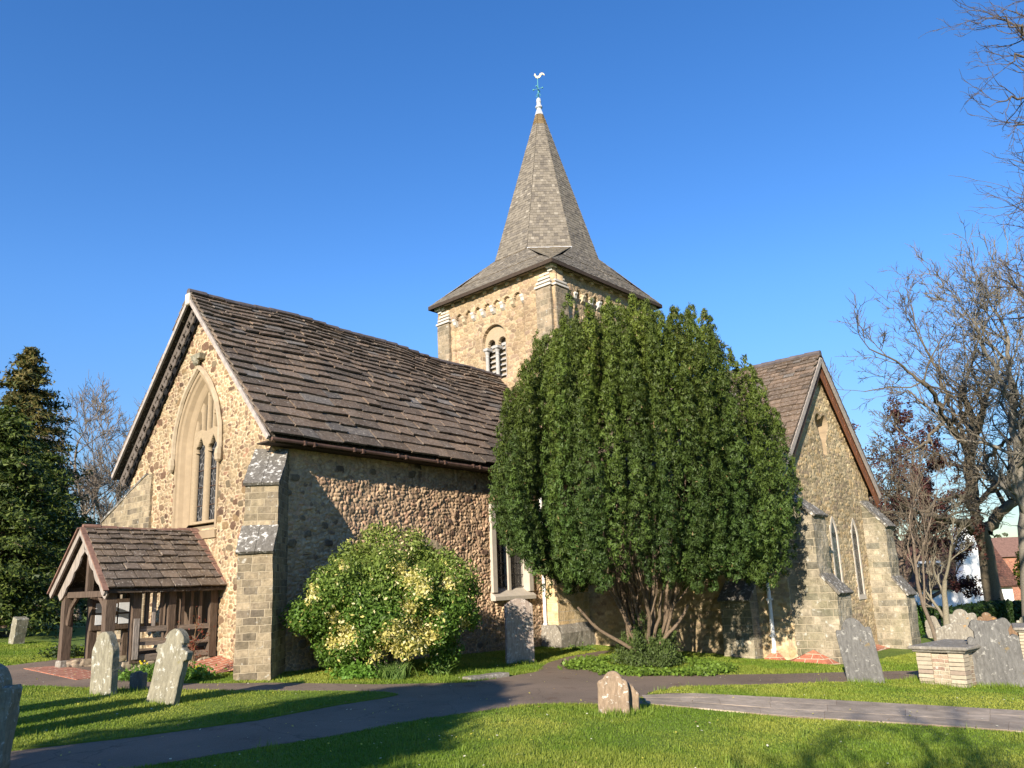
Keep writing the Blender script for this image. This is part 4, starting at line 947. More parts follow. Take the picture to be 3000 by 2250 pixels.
def hs_far(px, py_top, py_base, wpx, dep, prof, mat, label, yaw=None, lean=(0, 0), t=.12):
    x, y = at_depth(px, dep); hgt = (py_base-py_top)*dep/F_PX; w = wpx*dep/F_PX
    z0 = EYE-(py_base-(1714-(px-1500)*.0365))*dep/F_PX
    o = stone_mesh('headstone', prof(w, hgt+.12), t, M[mat], (x, y), (math.atan2(-y, -x) if yaw is None else yaw), lean, label=label, cat='headstone', group=GRP)
    o.location.z = min(z0, g(x, y)+.02)-.1; return o
hs_far(2785, 1824, 1900, 114, 23, P_segment, 'grave_pale', 'wide low headstone with a shallow curved top behind the chest tomb')
hs_far(2803, 1777, 1862, 80, 27, P_shoulder, 'grave_pale', 'blotched squat headstone against the hedge left of the orange stones', lean=(.04, 0))
hs_far(2875, 1786, 1862, 51, 27, P_shoulder, 'grave_orange', 'narrow orange-brown headstone between the squat stone and the big tree')
hs_far(2936, 1812, 1862, 58, 26, P_ogee, 'grave_orange', 'low dark orange headstone right in front of the big tree trunk')
hs_far(2990, 1787, 1853, 42, 27, P_round, 'grave_buff', 'greenish headstone at the right edge behind the brick tomb', lean=(.08, 0))
hs_far(2716, 1781, 1840, 44, 28, P_round, 'grave_pale', 'pale headstone overgrown with ivy between the transept buttress and the thin trees')
hs_far(58, 1806, 1926, 30, 22.5, P_round, 'grave_buff', 'tall slanting pale headstone under the dark yews by the path', lean=(-.2, 0), yaw=SY-.2, t=.3)
hs_far(22, 1845, 1922, 34, 25, P_round, 'grave_grey', 'dark shaded headstone left of the slanting pale one', lean=(-.1, 0))
# stones out of the frame whose shadows cross the lawn
for i, (x, y, h) in enumerate(((2.75, 11.5, 1.5), (3.0, 12.5, 1.25), (2.3, 10.6, 1.6))):
    stone_mesh('headstone', P_round(.55, h), .14, M['grave_buff'], (x, y), SY, (.03, 0), label=('tall round-headed', 'middle-sized round-headed', 'tallest thin')[i]+' headstone beyond the left edge of the view', cat='headstone', group=GRP)
def chest_tomb(A, B, depth_dir, depth, h, label):
    A, B = np.array(A), np.array(B); U = (B-A)/np.linalg.norm(B-A); L = np.linalg.norm(B-A); D = np.array(depth_dir)/np.linalg.norm(depth_dir)
    cx, cy = (A+B)/2+D*depth/2; z0 = float(g(cx, cy))
    root = empty('chest_tomb', (cx, cy, z0), label, 'tomb')
    q = lambda u, d, z: np.array([*(A+U*u+D*d), z0+z]); R = np.stack([np.array([*U, 0]), np.array([*D, 0]), UP], 1)
    b = MB(); b.box(q(L/2, depth/2, h/2-.05), (L-.06, depth-.06, h), R); b.build('body', M['tomb_brick'], root, sub=.12, rough=.006)
    for u in (.12, L-.12):
        for d in (.12, depth-.12):
            b = MB(); n = int(h/.075)
            for i in range(n):
                k = random.random(); b.col = (.40*(.8+.3*k), .34*(.8+.3*k), .25*(.8+.3*k)) if k > .25 else (.30, .235, .18); b.box(q(u, d, .04+i*.078), (.27, .27, .068), R, j=.005)
            b.build('pier', M['plain_stone'], root)
    b = MB(); b.box(q(L/2, depth/2, h-.0), (L+.14, depth+.14, .05), R); b.box(q(L/2, depth/2, h+.055), (L+.24, depth+.24, .07), R); 
    b.build('lid', M['grave_pale'], root, bevel=.02, rough=.004)
    return root
a_, c_ = np.array(gg(2699, 2003)), np.array(gg(2822, 2001)); u_ = c_-a_
chest_tomb(a_, a_+np.array([-.16, -.987])*.82, (.987, -.16), 1.6, .66, 'brick chest tomb with a flat grey stone lid and corner piers on the lawn')
a2 = np.array(at_depth(2962, 19.5)); chest_tomb(a2, a2+np.array([.15, -.95]), (.98, .15), 1.7, .8, 'second brick chest tomb behind the scrolled headstone at the right edge')
b = MB(); x, y = gg(1450, 1985); b.box((0, 0, .03), (1.0, .3, .1), j=.01); o = b.build('kerb_stone', M['grave_pale'], None, bevel=.02, rough=.01, sub=.15, label='low flat kerb stone lying in the grass edge by the path fork', cat='kerb stone'); x, y = gg(1425, 1987); o.location = (x, y, g(x, y)); o.rotation_euler = (0, 0, -.15)
b = MB(); x, y = gg(1085, 1948); b.box((0, 0, .1), (.5, .18, .3), j=.02); o = b.build('footstone', M['grave_pale'], None, bevel=.03, rough=.02, sub=.12, label='small rounded stone under the yellow-leaved shrub', cat='footstone'); o.location = (x, y, g(x, y)-.02); o.rotation_euler = (0, 0, -.6)

# ---------------------------------------------------------------- vegetation
def leaves(C, N, size, col, shape='quad', asp=.55, jitter=.9, up=0., tup=0.):
    """C centres, N preferred normals; returns verts and faces"""
    n = len(C); N = N+rng.normal(0, jitter, (n, 3)); N[:, 2] += up; N /= np.linalg.norm(N, axis=1)[:, None]+1e-9
    t = rng.normal(0, 1, (n, 3)); t[:, 2] += tup; t -= N*(t*N).sum(1)[:, None]; t /= np.linalg.norm(t, axis=1)[:, None]+1e-9
    b = np.cross(N, t); s = size*rng.uniform(.65, 1.3, n)[:, None]
    if shape == 'tri': V = np.stack([C-b*s*asp*.5, C+b*s*asp*.5, C+t*s], 1); F = np.arange(n*3).reshape(n, 3); k = 3
    else: V = np.stack([C-t*s*.5, C+b*s*asp*.5+t*s*.05, C+t*s*.5, C-b*s*asp*.5+t*s*.05], 1); F = np.arange(n*4).reshape(n, 4); k = 4
    c = np.repeat(col, k, axis=0) if len(col) == n else np.tile(col, (n*k, 1))
    return V.reshape(-1, 3), F, c
def leaf_obj(name, parts, mat, parent, **kw):
    V, F, C, o = [], [], [], 0
    tri = parts[0][1].shape[1]
    for v, f, c in parts: V.append(v); F.append(f+o); C.append(c); o += len(v)
    return np_mesh(name, np.concatenate(V), np.concatenate(F), mat, col=np.concatenate(C), parent=parent, uv=False, **kw)
class Wood:
    """collects tapering limbs and builds them as one mesh"""
    def __init__(s): s.br = []; s.tips = []
    def grow(s, p, d, L, r, lv, maxlv, spread=.6, up=.15, nchild=(3, 5), wig=.16, ratio=.66, segs=5, rr=.62, minr=.004, first=.3):
        p = np.array(p, float); d = np.array(d, float); d /= np.linalg.norm(d); pts = [p]; ds = [d]
        for i in range(segs):
            d = d+rng.normal(0, wig, 3)+np.array([0, 0, up*.35]); d /= np.linalg.norm(d); p = p+d*L/segs; pts.append(p); ds.append(d)
        r1 = max(r*.55, minr) if lv < maxlv else minr*.6
        s.br.append((np.array(pts), np.linspace(r, r1, segs+1), lv))
        if lv >= maxlv: s.tips.append((pts[-1], ds[-1])); return
        n = rng.integers(nchild[0], nchild[1]+1)
        for k in range(n):
            t = first+(1-first)*(k+rng.random())/n if k < n-1 else 1.0
            i = min(int(t*segs), segs-1); f = t*segs-i; q = pts[i]*(1-f)+pts[i+1]*f; dd = ds[min(i+1, segs)]
            a = rng.normal(0, 1, 3); a -= dd*(a@dd); a /= np.linalg.norm(a); sp = spread*(.6+.7*rng.random())*(.55 if k == n-1 else 1)
            nd = dd*cos(sp)+a*sin(sp); s.grow(q, nd, L*ratio*rng.uniform(.7, 1.15)*(1-.25*t*(k < n-1)), max(r*(1-.45*t)*rr*(1.2 if k == n-1 else 1), minr), lv+1, maxlv, spread, up, nchild, wig, ratio, max(segs-(lv > 1), 3), rr, minr, first)
    def build(s, name, mat, parent, col=(.2, .17, .13), **kw):
        V, F, C, o = [], [], [], 0
        for P, R, lv in s.br:
            n = (9, 7, 5, 4, 3, 3, 3, 3)[min(lv, 7)]; k = len(P); T = np.gradient(P, axis=0); T /= np.linalg.norm(T, axis=1)[:, None]+1e-9
            a = np.cross(T, [.3, .2, 1.]); a /= np.linalg.norm(a, axis=1)[:, None]+1e-9; b = np.cross(T, a); th = np.arange(n)*2*pi/n
            v = P[:, None]+R[:, None, None]*(np.cos(th)[None, :, None]*a[:, None]+np.sin(th)[None, :, None]*b[:, None])
            i = (np.arange(k-1)[:, None]*n+np.arange(n)[None]); j = (np.arange(k-1)[:, None]*n+(np.arange(n)[None]+1) % n)
            V.append(v.reshape(-1, 3)); F.append(np.stack([i, j, j+n, i+n], -1).reshape(-1, 4)+o); o += k*n
            C.append(np.tile(np.array(col)*rng.uniform(.85, 1.15), (k*n, 1)))
        return np_mesh(name, np.concatenate(V), np.concatenate(F), mat, col=np.concatenate(C), smooth=True, parent=parent, uv=False, **kw)
# the big clipped yew: hundreds of upright plumes over a domed crown
DEP = 18.4; yx, yy_ = at_depth(1880, DEP); yg = float(g(yx, yy_)); 
yew = empty('yew_tree', (yx, yy_, yg), 'huge domed green yew with many bare lower stems in front of the tower', 'tree')
vdir = np.array([yx, yy_]); vdir /= np.linalg.norm(vdir); rdir = np.array([vdir[1], -vdir[0]])
ZP = [1.6, 2.4, 3.4, 4.6, 5.7, 6.85, 7.5, 8.0, 8.3]; RP = [2.75, 3.2, 3.6, 3.52, 3.32, 2.97, 2.62, 2.0, .7]
def crown_r(z, th):
    r = np.interp(z, ZP, RP); return r*(1+.05*np.sin(3*th+1)+.04*np.sin(5*th+z)+.03*np.sin(9*th+2*z))
def yew_crown():
    cols = []; gold = pi*(3-5**.5); N = 205
    for i in range(N):
        r = 3.55*((i+.5)/N)**.5; th = i*gold+rng.uniform(-.06, .06); r = r*(1+.04*sin(3*th+1)+.03*sin(7*th)); x, y = r*cos(th), r*sin(th)
        zt = float(np.interp(min(r, 3.58), RP[3:][::-1]+[3.6], ZP[3:][::-1]+[3.9])) if r < 3.48 else 4.3
        zt += rng.uniform(-.4, .15)
        if rng.random() < .06: zt += .25
        if r > 2.3 and rng.random() < .12: continue
        edge = r > 2.55
        zb = 1.42+rng.uniform(-.15, .4)
        if -.7 < x < .6 and y < 0: zb = 1.6+rng.uniform(-.25, .6)
        if r < 2.4: zb = max(zb, 2.0)
        if x < -2.5: zb = 1.9+(-2.5-x)*.9+rng.uniform(-.2, .2)
        if not edge: zb = max(zb, zt-(2.6 if r < 1.8 else 3.8))
        cols.append((x, y, zb, zt, rng.uniform(.13, .19), th, r*rng.uniform(.97, 1.03)))
        if not edge and rng.random() < .55 and not (-.9 < x < .7 and y < 0): cols.append((x, y, 1.55+.5*rng.random()*(r > 1.4)+(.6 if r < 1.4 else 0), 3.4, rng.uniform(.15, .25), th, r))
    for k in range(46):   # drooping outer tufts of the skirt
        th = 2*pi*k/46+rng.uniform(-.05, .05); r = rng.uniform(2.5, 3.3); x, y = r*cos(th), r*sin(th); z = 1.5+rng.uniform(0, .7)+(.7 if x < -2.7 else 0)
        if -.9 < x < .7 and y < 0: z += .8
        cols.append((x, y, z, z+1.0, rng.uniform(.16, .26), th, r))
    parts = []; tot = 0
    for x, y, zb, zt, rr, th, r in cols:
        L = zt-zb
        if L < .4: continue
        npuf = int(L*52*(rr/.19)); t = rng.random(npuf); a = rng.uniform(0, 2*pi, npuf); z = zb+t*L
        top = np.clip((zt-z)/.8, 0, 1)**.5; bot = np.clip((z-zb+.12)/.5, .3, 1)**.6
        q = rr*top*bot*(1+.22*np.sin(z*5.5+x*9)+.16*np.sin(z*11+a*2))*rng.uniform(.75, 1.1, npuf)
        bulge = np.where(r > 2.3, (np.interp(z, ZP, RP)-3.4)*.55*(r/3.4), 0)      # outer shoots follow the dome
        px_, py_ = x+bulge*cos(th)+.03*np.sin(z*2.1+x), y+bulge*sin(th)+.03*np.cos(z*1.7+y)
        P = np.stack([px_+q*np.cos(a), py_+q*np.sin(a), z], 1); m = 15; n = npuf*m
        off = rng.normal(0, 1, (n, 3)); off /= np.linalg.norm(off, axis=1)[:, None]; rad = .068*rng.uniform(.35, 1.0, n)[:, None]
        c = np.repeat(P, m, axis=0)+off*rad*np.array([1, 1, 1.25]); out = np.repeat(np.stack([np.cos(a), np.sin(a), .2+0*a], 1), m, axis=0)
        nn = off*.9+out*.5
        yel = np.clip((c[:, 2]-3.0)/5, 0, 1)*.7+rng.uniform(-.15, .15); tone = rng.uniform(.62, 1.15); pt = np.repeat(rng.uniform(.75, 1.25, npuf), m)
        col = (np.array([.050, .088, .016])*(1-yel)[:, None]+np.array([.108, .132, .015])*yel[:, None])*(tone*pt*rng.uniform(.75, 1.25, n))[:, None]
        brown = rng.random(n) < .006; col[brown] = (.2, .14, .06)
        w = np.stack([c[:, 0]*rdir[0]+c[:, 1]*vdir[0]+yx, c[:, 0]*rdir[1]+c[:, 1]*vdir[1]+yy_, c[:, 2]], 1)
        wn = np.stack([nn[:, 0]*rdir[0]+nn[:, 1]*vdir[0], nn[:, 0]*rdir[1]+nn[:, 1]*vdir[1], nn[:, 2]], 1)
        parts.append(leaves(w, wn, .070, col, 'tri', .42, .25, tup=1.6)); tot += n
    print('yew leaves', tot); leaf_obj('crown', parts, M['needle'], yew)
yew_crown()
wd_ = Wood()
for k in range(16):
    a = rng.uniform(0, 2*pi); sp = rng.uniform(.1, .6); d = np.array([cos(a)*sin(sp), sin(a)*sin(sp), cos(sp)])
    wd_.grow((yx+.28*cos(a), yy_+.28*sin(a), yg-.05+rng.uniform(0, .4)), d, rng.uniform(2.2, 3.2), rng.uniform(.03, .055), 1, 3, spread=.5, up=.35, nchild=(3, 4), ratio=.5, wig=.12, first=.35, minr=.008)
# a few bowed limbs that show plainly in front
for dx, dz, r in ((-1.5, 1.1, .05), (-.8, 2.0, .045), (.15, 2.2, .055), (.5, 1.5, .05), (1.0, 1.1, .05), (.35, 2.4, .045), (-.3, 2.3, .04)):
    p0 = np.array([yx, yy_, yg+.25])-np.array([*vdir, 0])*.3; e = p0+np.array([rdir[0]*dx, rdir[1]*dx, dz])-np.array([*vdir, 0])*.25; m_ = (p0+e)/2+np.array([rdir[0]*dx*.22, rdir[1]*dx*.22, -.05])
    ts = np.linspace(0, 1, 8)[:, None]; wd_.br.append((p0*(1-ts)**2+2*m_*ts*(1-ts)+e*ts**2+rng.normal(0, .02, (8, 3)), np.linspace(r, r*.6, 8), 1))
wd_.br.append((np.array([[yx, yy_, yg-.2], [yx, yy_, yg+.3], [yx, yy_, yg+.7]]), np.array([.45, .36, .25]), 0))
wd_.build('trunk', M['bark'], yew, (.17, .125, .085))
def blob_leaves(cx, cy, cz, rx, ry, rz, n, size, cols, seedclump=14, shell=.5, **k):
    u = rng.normal(0, 1, (n, 3)); u /= np.linalg.norm(u, axis=1)[:, None]; cl = rng.normal(0, 1, (seedclump, 3)); cl /= np.linalg.norm(cl, axis=1)[:, None]
    dd = (u@cl.T).max(1); r = (shell+(1-shell)*rng.random(n))*(.80+.2*np.clip((dd-.8)*5, 0, 1))
    c = u*r[:, None]*np.array([rx, ry, rz])+np.array([cx, cy, cz]); cols = np.array(cols); col = cols[rng.integers(0, len(cols), n)]*rng.uniform(.7, 1.3, n)[:, None]
    return leaves(c, u, size, col, **k)
# basal shoots and ivy at the foot of the yew
pp = []
for k in range(54):
    a = rng.uniform(0, 2*pi); r = rng.uniform(.1, .62); x, y = yx+r*cos(a)-vdir[0]*.25, yy_+r*sin(a)-vdir[1]*.25; h = rng.uniform(.3, 1.3)*(1.15-r); n = 300
    t = rng.random(n); tw = .13*(1.15-t); c = np.stack([x+rng.normal(0, 1, n)*tw+t*rng.normal(0, .12), y+rng.normal(0, 1, n)*tw, yg+.05+t*h], 1)
    pp.append(leaves(c, np.tile(-np.array([*vdir, -.3]), (n, 1)), .06, np.array([.06, .09, .02])*rng.uniform(.5, 1.5, n)[:, None], 'tri', .45, tup=1.5))
leaf_obj('basal_shoots', pp, M['needle'], yew)
pp = []
for k in range(90):
    a = rng.uniform(0, 2*pi); r = rng.uniform(.5, 1.0)**.5*1.75; x, y = yx+r*cos(a)*1.0-vdir[0]*.5, yy_+r*sin(a)-vdir[1]*.5
    n = 130; c = np.stack([x+rng.normal(0, .13, n), y+rng.normal(0, .13, n), g(x, y)+.02+np.abs(rng.normal(0, .045, n))*(3.2 if r < .9 else 1)], 1)
    pp.append(leaves(c, np.tile((0, 0, 1.), (n, 1)), .075, np.array([.14, .22, .03])*rng.uniform(.6, 1.4, n)[:, None], asp=.8))
leaf_obj('ground_cover', pp, M['leaf'], None, kind='stuff', label='low bright green weeds growing round the foot of the yew', cat='ground cover')
# yellow and green shrub
sx, sy_ = at_depth(1140, 16.2); sg = float(g(sx, sy_)); shrub = empty('variegated_shrub', (sx, sy_, sg), 'round green shrub with bright yellow leaf patches against the nave wall', 'shrub')
sv = np.array([sx, sy_]); sv /= np.linalg.norm(sv); sr = np.array([sv[1], -sv[0]])
def shrub_build():
    cl = []; 
    for k in range(225):
        th = rng.uniform(0, 2*pi); ph = math.asin(rng.uniform(-.85, 1)); rr = rng.uniform(.55, 1.0)
        x = cos(th)*cos(ph)*1.88*rr; y = sin(th)*cos(ph)*1.6*rr; z = 1.33+sin(ph)*1.27*rr*(1.0+.08*cos(3*th)); cl.append((x, y, z, rng.uniform(.2, .34)))
    for x, z, r in ((-.35, 2.75, .28), (-.2, 2.9, .22), (.1, 2.8, .25), (.55, 2.55, .3), (.5, 2.78, .2), (-.8, 2.5, .25), (1.2, 2.2, .25)): cl.append((x, 0, z, r))
    yl = [(.25, 2.1, .22), (.42, 1.9, .25), (.62, 1.72, .22), (-1.6, 1.75, .2), (-1.5, 1.62, .16), (1.15, 1.78, .18), (-.85, .85, .28), (-1.1, .72, .2), (.15, .98, .22), (.5, .9, .28), (.75, .8, .24), (.45, .55, .26), (.1, .62, .26), (-.15, .45, .22), (.2, .3, .2), (.6, .42, .2), (-.35, .28, .16), (1.5, .95, .14), (.4, 1.35, .2), (-1.05, 1.2, .16), (.9, 1.25, .14), (-.1, .85, .18), (-.9, 2.2, .1)]
    P = []; 
    for x, y, z, r in cl:
        n = int(430*(r/.28)**2); u = rng.normal(0, 1, (n, 3)); u /= np.linalg.norm(u, axis=1)[:, None]; q = (rng.random(n)**.5)*r*1.15
        P.append((np.array([x, y, z])+u*q[:, None], u))
    C = np.concatenate([p for p, _ in P]); U = np.concatenate([u for _, u in P])
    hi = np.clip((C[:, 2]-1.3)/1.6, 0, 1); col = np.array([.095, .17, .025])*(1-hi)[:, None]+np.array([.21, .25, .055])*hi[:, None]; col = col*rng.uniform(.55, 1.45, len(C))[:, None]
    m = np.zeros(len(C), bool)
    for x, z, r in yl: m |= (C[:, 1] < -.2) & (rng.random(len(C)) < 1.4*np.exp(-((C[:, 0]-x)**2+(C[:, 2]-z)**2)/(r*.72)**2))
    m |= (rng.random(len(C)) < .03)
    w = lambda c: np.stack([c[:, 0]*sr[0]+c[:, 1]*sv[0]+sx, c[:, 0]*sr[1]+c[:, 1]*sv[1]+sy_, c[:, 2]+sg], 1)
    ww = lambda c: np.stack([c[:, 0]*sr[0]+c[:, 1]*sv[0], c[:, 0]*sr[1]+c[:, 1]*sv[1], c[:, 2]], 1)
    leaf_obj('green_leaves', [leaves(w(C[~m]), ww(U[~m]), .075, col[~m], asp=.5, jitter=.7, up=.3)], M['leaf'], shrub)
    yc = np.array([.62, .54, .17])*rng.uniform(.7, 1.15, m.sum())[:, None]; pale = rng.random(m.sum()) < .3; yc[pale] = (.80, .70, .38)
    leaf_obj('yellow_leaves', [leaves(w(C[m]), ww(U[m]), .08, yc, asp=.5, jitter=.7, up=.3)], M['leaf'], shrub)
shrub_build()
w_ = Wood()
for k in range(16):
    a = rng.uniform(0, 2*pi); sp = rng.uniform(.2, .9); w_.grow((sx+.1*cos(a), sy_+.1*sin(a), sg-.05), (cos(a)*sin(sp), sin(a)*sin(sp), cos(sp)), 1.1, .03, 2, 4, spread=.5, up=.25, ratio=.55, minr=.005)
w_.build('stems', M['bark'], shrub, (.3, .25, .19))

def bare_tree(name, px, dep, H, r, label, cat='tree', lv=6, spread=.62, up=.12, col=(.2, .17, .13), xy=None, lean=(0, 0), nchild=(3, 4), ratio=.68, wig=.15, first=.35, trunk=.3, group='bare trees round the churchyard', minr=.006, leafcol=None, leafn=0, leafsize=.2, rr=.64):
    x, y = xy if xy else at_depth(px, dep); z = float(g(x, y)); root = empty(name, (x, y, z), label, cat, group); w = Wood()
    w.grow((x, y, z-.2), (lean[0], lean[1], 1), H*trunk, r, 0, lv, spread=spread, up=up, nchild=nchild, ratio=ratio, wig=wig, first=first, minr=minr, rr=rr)
    w.build('trunk', M['bark'], root, col)
    if leafcol is not None:
        tp = np.array([p for p, d in w.tips]); i = rng.integers(0, len(tp), leafn); c = tp[i]+rng.normal(0, leafsize*.8, (leafn, 3))
        cc = np.array(leafcol)[rng.integers(0, len(leafcol), leafn)]*rng.uniform(.7, 1.3, leafn)[:, None]
        leaf_obj('crown', [leaves(c, np.tile((0, 0, 1.), (leafn, 1)), leafsize, cc, asp=.6)], M['leaf'], root)
    return w
rng = np.random.default_rng(11)
def limb(w, pts, r0, r1, lv=1, sub=5, L=2.2, maxlv=6, up=.1, spread=.7):
    """a hand-placed limb with side growth"""
    pts = np.array(pts, float); k = len(pts); t = np.linspace(0, k-1, k*4); P = np.stack([np.interp(t, range(k), pts[:, i]) for i in range(3)], 1)
    for _ in range(2): P[1:-1] = (P[:-2]+P[1:-1]*2+P[2:])/4
    P[1:-1] += rng.normal(0, .05, (len(P)-2, 3)); R = np.linspace(r0, r1, len(P)); w.br.append((P, R, lv))
    for j in range(sub):
        f = .25+.75*(j+rng.random()*.8)/sub; i = min(int(f*(len(P)-1)), len(P)-2); d = P[i+1]-P[i]; d /= np.linalg.norm(d); a = rng.normal(0, 1, 3); a -= d*(a@d); a /= np.linalg.norm(a)
        w.grow(P[i], d*.6+a*.8+np.array([0, 0, .15]), L*rng.uniform(.7, 1.2), R[i]*.5, lv+1, maxlv, spread=spread, up=up, nchild=(3, 4), ratio=.66, wig=.2, first=.3, minr=.010)
    w.grow(P[-1], P[-1]-P[-2], L, r1*.9, lv+1, maxlv, spread=spread, up=up, nchild=(3, 5), ratio=.68, wig=.18, first=.2, minr=.010)
def img_pt(px, py, dep): d = ray(px, py); return O+d*dep
def big_tree():
    D = 33; base = img_pt(2925, 1830, D); x, y = base[0], base[1]; root = empty('oak_tree', (x, y, float(g(x, y))), 'big bare oak with a thick trunk and spreading limbs beyond the hedge stones', 'tree', 'bare trees round the churchyard')
    w = Wood(); q = lambda a, b_, dd=0: img_pt(a, b_, D+dd)
    tr = [q(2928, 1850), q(2922, 1800), q(2900, 1700), q(2887, 1600), q(2868, 1545)]; w.br.append((np.array(tr), np.array([.8, .52, .43, .38, .36]), 0))
    limb(w, [q(2868, 1545), q(2853, 1470, .5), q(2848, 1380, 1), q(2842, 1330, 1)], .36, .27, 1, 4, 3.0)
    limb(w, [q(2845, 1340, 1), q(2812, 1280, 0), q(2765, 1230, -1), q(2752, 1180, -1), q(2720, 1130, -2), q(2660, 1090, -2)], .22, .07, 1, 8, 2.2)
    limb(w, [q(2845, 1350, 1), q(2840, 1260, 2), q(2812, 1200, 3), q(2825, 1140, 3), q(2850, 1050, 3)], .2, .07, 1, 8, 2.2)
    limb(w, [q(2845, 1400, 1), q(2880, 1360, 0), q(2920, 1310, -1), q(2980, 1280, -2)], .16, .06, 1, 6, 2.0)
    limb(w, [q(2862, 1560), q(2820, 1530, -2), q(2760, 1520, -3), q(2690, 1500, -4)], .19, .07, 1, 6, 2.0)
    limb(w, [q(2850, 1500), q(2830, 1455, -1), q(2770, 1455, -2), q(2700, 1500, -3)], .13, .05, 1, 5, 1.8)
    limb(w, [q(2890, 1560), q(2930, 1500), q(2975, 1460), q(3040, 1400)], .34, .2, 1, 5, 2.4)
    limb(w, [q(2765, 1235, -1), q(2700, 1310, -2), q(2640, 1330, -3)], .1, .04, 1, 5, 1.6)
    limb(w, [q(2840, 1330, 1), q(2790, 1210, 3), q(2740, 1080, 4), q(2700, 1000, 4)], .13, .05, 1, 6, 2.0)
    for i_, (p_, r_, l_) in enumerate(w.br): w.br[i_] = (p_, r_*(.78 if l_ < 4 else 1), l_)
    w.build('trunk', M['bark'], root, (.14, .115, .08))
big_tree()
def birch():
    D = 30; base = img_pt(3010, 1830, D); x, y = base[0], base[1]; root = empty('birch_tree', (x, y, float(g(x, y))), 'tall pale barked bare tree at the right edge with fine twigs', 'tree', 'bare trees round the churchyard')
    w = Wood(); q = lambda a, b_, dd=0: img_pt(a, b_, D+dd)
    limb(w, [q(3015, 1840), q(3000, 1550), q(2985, 1400), q(2968, 1240), q(2962, 1100), q(2950, 980)], .24, .06, 1, 22, 1.9, up=.3)
    limb(w, [q(2985, 1400), q(3010, 1250), q(3030, 1100), q(3020, 950)], .14, .05, 1, 10, 1.9, up=.3); limb(w, [q(2965, 1180), q(2900, 1050), q(2860, 960), q(2840, 930)], .09, .03, 1, 7, 1.8, up=.3)
    w.build('trunk', M['bark'], root, (.20, .18, .145))
birch()
bare_tree('purple_leaved_tree', 2610, 36, 15.5, .2, 'purple-leaved tree filling the gap right of the transept gable', lv=5, spread=.6, up=.25, col=(.16, .12, .09), leafcol=[(.10, .035, .035), (.14, .05, .04), (.08, .03, .035)], leafn=12000, leafsize=.13, trunk=.33)
bare_tree('purple_leaved_tree', 2700, 40, 11.5, .2, 'lower purple-leaved tree in front of the cottage roof', lv=5, spread=.7, up=.15, col=(.16, .12, .09), leafcol=[(.10, .035, .035), (.14, .05, .04), (.08, .03, .035)], leafn=9000, leafsize=.13, trunk=.3)
bare_tree('purple_leaved_tree', 2655, 33, 12.5, .16, 'slender purple-leaved tree closest behind the transept buttress', lv=5, spread=.6, up=.2, col=(.16, .12, .09), leafcol=[(.10, .035, .035), (.14, .05, .04)], leafn=7000, leafsize=.12, trunk=.33)
bare_tree('sapling', 2752, 27, 7.5, .13, 'smooth forked young tree with pale stems before the hedge', lv=5, spread=.55, up=.2, col=(.24, .21, .15), trunk=.3, minr=.007, group=None)
bare_tree('sapling', 2722, 26, 9.0, .075, 'thin brown leaning sapling nearest the transept', lv=5, spread=.45, up=.2, col=(.19, .15, .11), trunk=.4, lean=(.05, .12), minr=.006, group=None)
for i, (px, dep, H, lab) in enumerate(((390, 44, 20, 'tallest twiggy bare tree behind the north eave of the nave'), (300, 46, 18, 'grey twiggy bare tree left of the church between it and the conifer'), (240, 40, 13, 'short pinkish bare tree beside the tall conifer'), (450, 52, 19, 'bare tree peeping out right against the gable edge'))):
    bare_tree('bare_tree', px, dep, H, .2, lab, lv=6, spread=.6, up=.22, col=(.20, .165, .13), trunk=.33, minr=.013, nchild=(4, 4))
# overhanging twigs at the top right come from a tree standing beyond the frame
def over():
    x, y = at_depth(3420, 15); root = empty('ash_tree', (x, y, float(g(x, y))), 'bare ash whose long twiggy branches hang into the top right corner', 'tree', 'bare trees round the churchyard'); w = Wood()
    w.br.append((np.array([[x, y, float(g(x, y))-.2], [x, y, 5], [x, y, 12]]), np.array([.4, .3, .15]), 0))
    def q(a, b_): return img_pt(a, b_, 15)
    for A, B_, C_ in ((3420, 250, (2990, 90, 2880, 50)), (3420, 420, (3040, 150, 2900, 190)), (3420, 520, (3030, 250, 2870, 300)), (3420, 620, (3080, 330, 2920, 370)), (3420, 900, (3120, 530, 2980, 590)), (3420, 1000, (3080, 560, 2960, 500)), (3420, 1150, (3120, 720, 2990, 690)), (3420, 1200, (3140, 770, 3010, 770)), (3400, 1100, (3140, 650, 3000, 620)), (3400, 300, (3060, 20, 2960, -10))):
        a, b2, c, d = C_; P = [np.array([x, y, min(q(A, B_)[2], 11.5)]), q(3240, (B_+b2)/2-20), q(a+50, b2), q((a+c)/2+50, (b2+d)/2), q(c+50, d)]; P = np.array(P); t = np.linspace(0, 4, 14); P = np.stack([np.interp(t, range(5), P[:, i]) for i in range(3)], 1); P[1:-1] += rng.normal(0, .05, (12, 3))
        R = np.linspace(.07, .010, 14); w.br.append((P, R, 2))
        for i in range(4, 14):
            for _ in range(1):
                dd = P[min(i, 12)+1]-P[min(i, 12)]; dd /= np.linalg.norm(dd); a_ = rng.normal(0, 1, 3); a_ -= dd*(a_@dd); a_ /= np.linalg.norm(a_)
                w.grow(P[i], dd+a_*.75, rng.uniform(.6, 1.1), max(R[i]*.5, .008), 4, 6, spread=.5, up=.1, nchild=(3, 4), ratio=.55, wig=.2, minr=.0045)
    for k in range(9):
        a = rng.uniform(-2.2, .6); w.grow((x, y, 5.5+k*.72), (cos(a), sin(a), .7), 2.6, .1, 2, 5, spread=.55, up=.2, nchild=(3, 4), ratio=.66, minr=.008)
    w.grow((x, y, 11.8), (.05, -.05, 1), 2.4, .15, 1, 5, spread=.55, up=.2, minr=.008)
    w.build('trunk', M['bark'], root, (.12, .10, .085))
over()
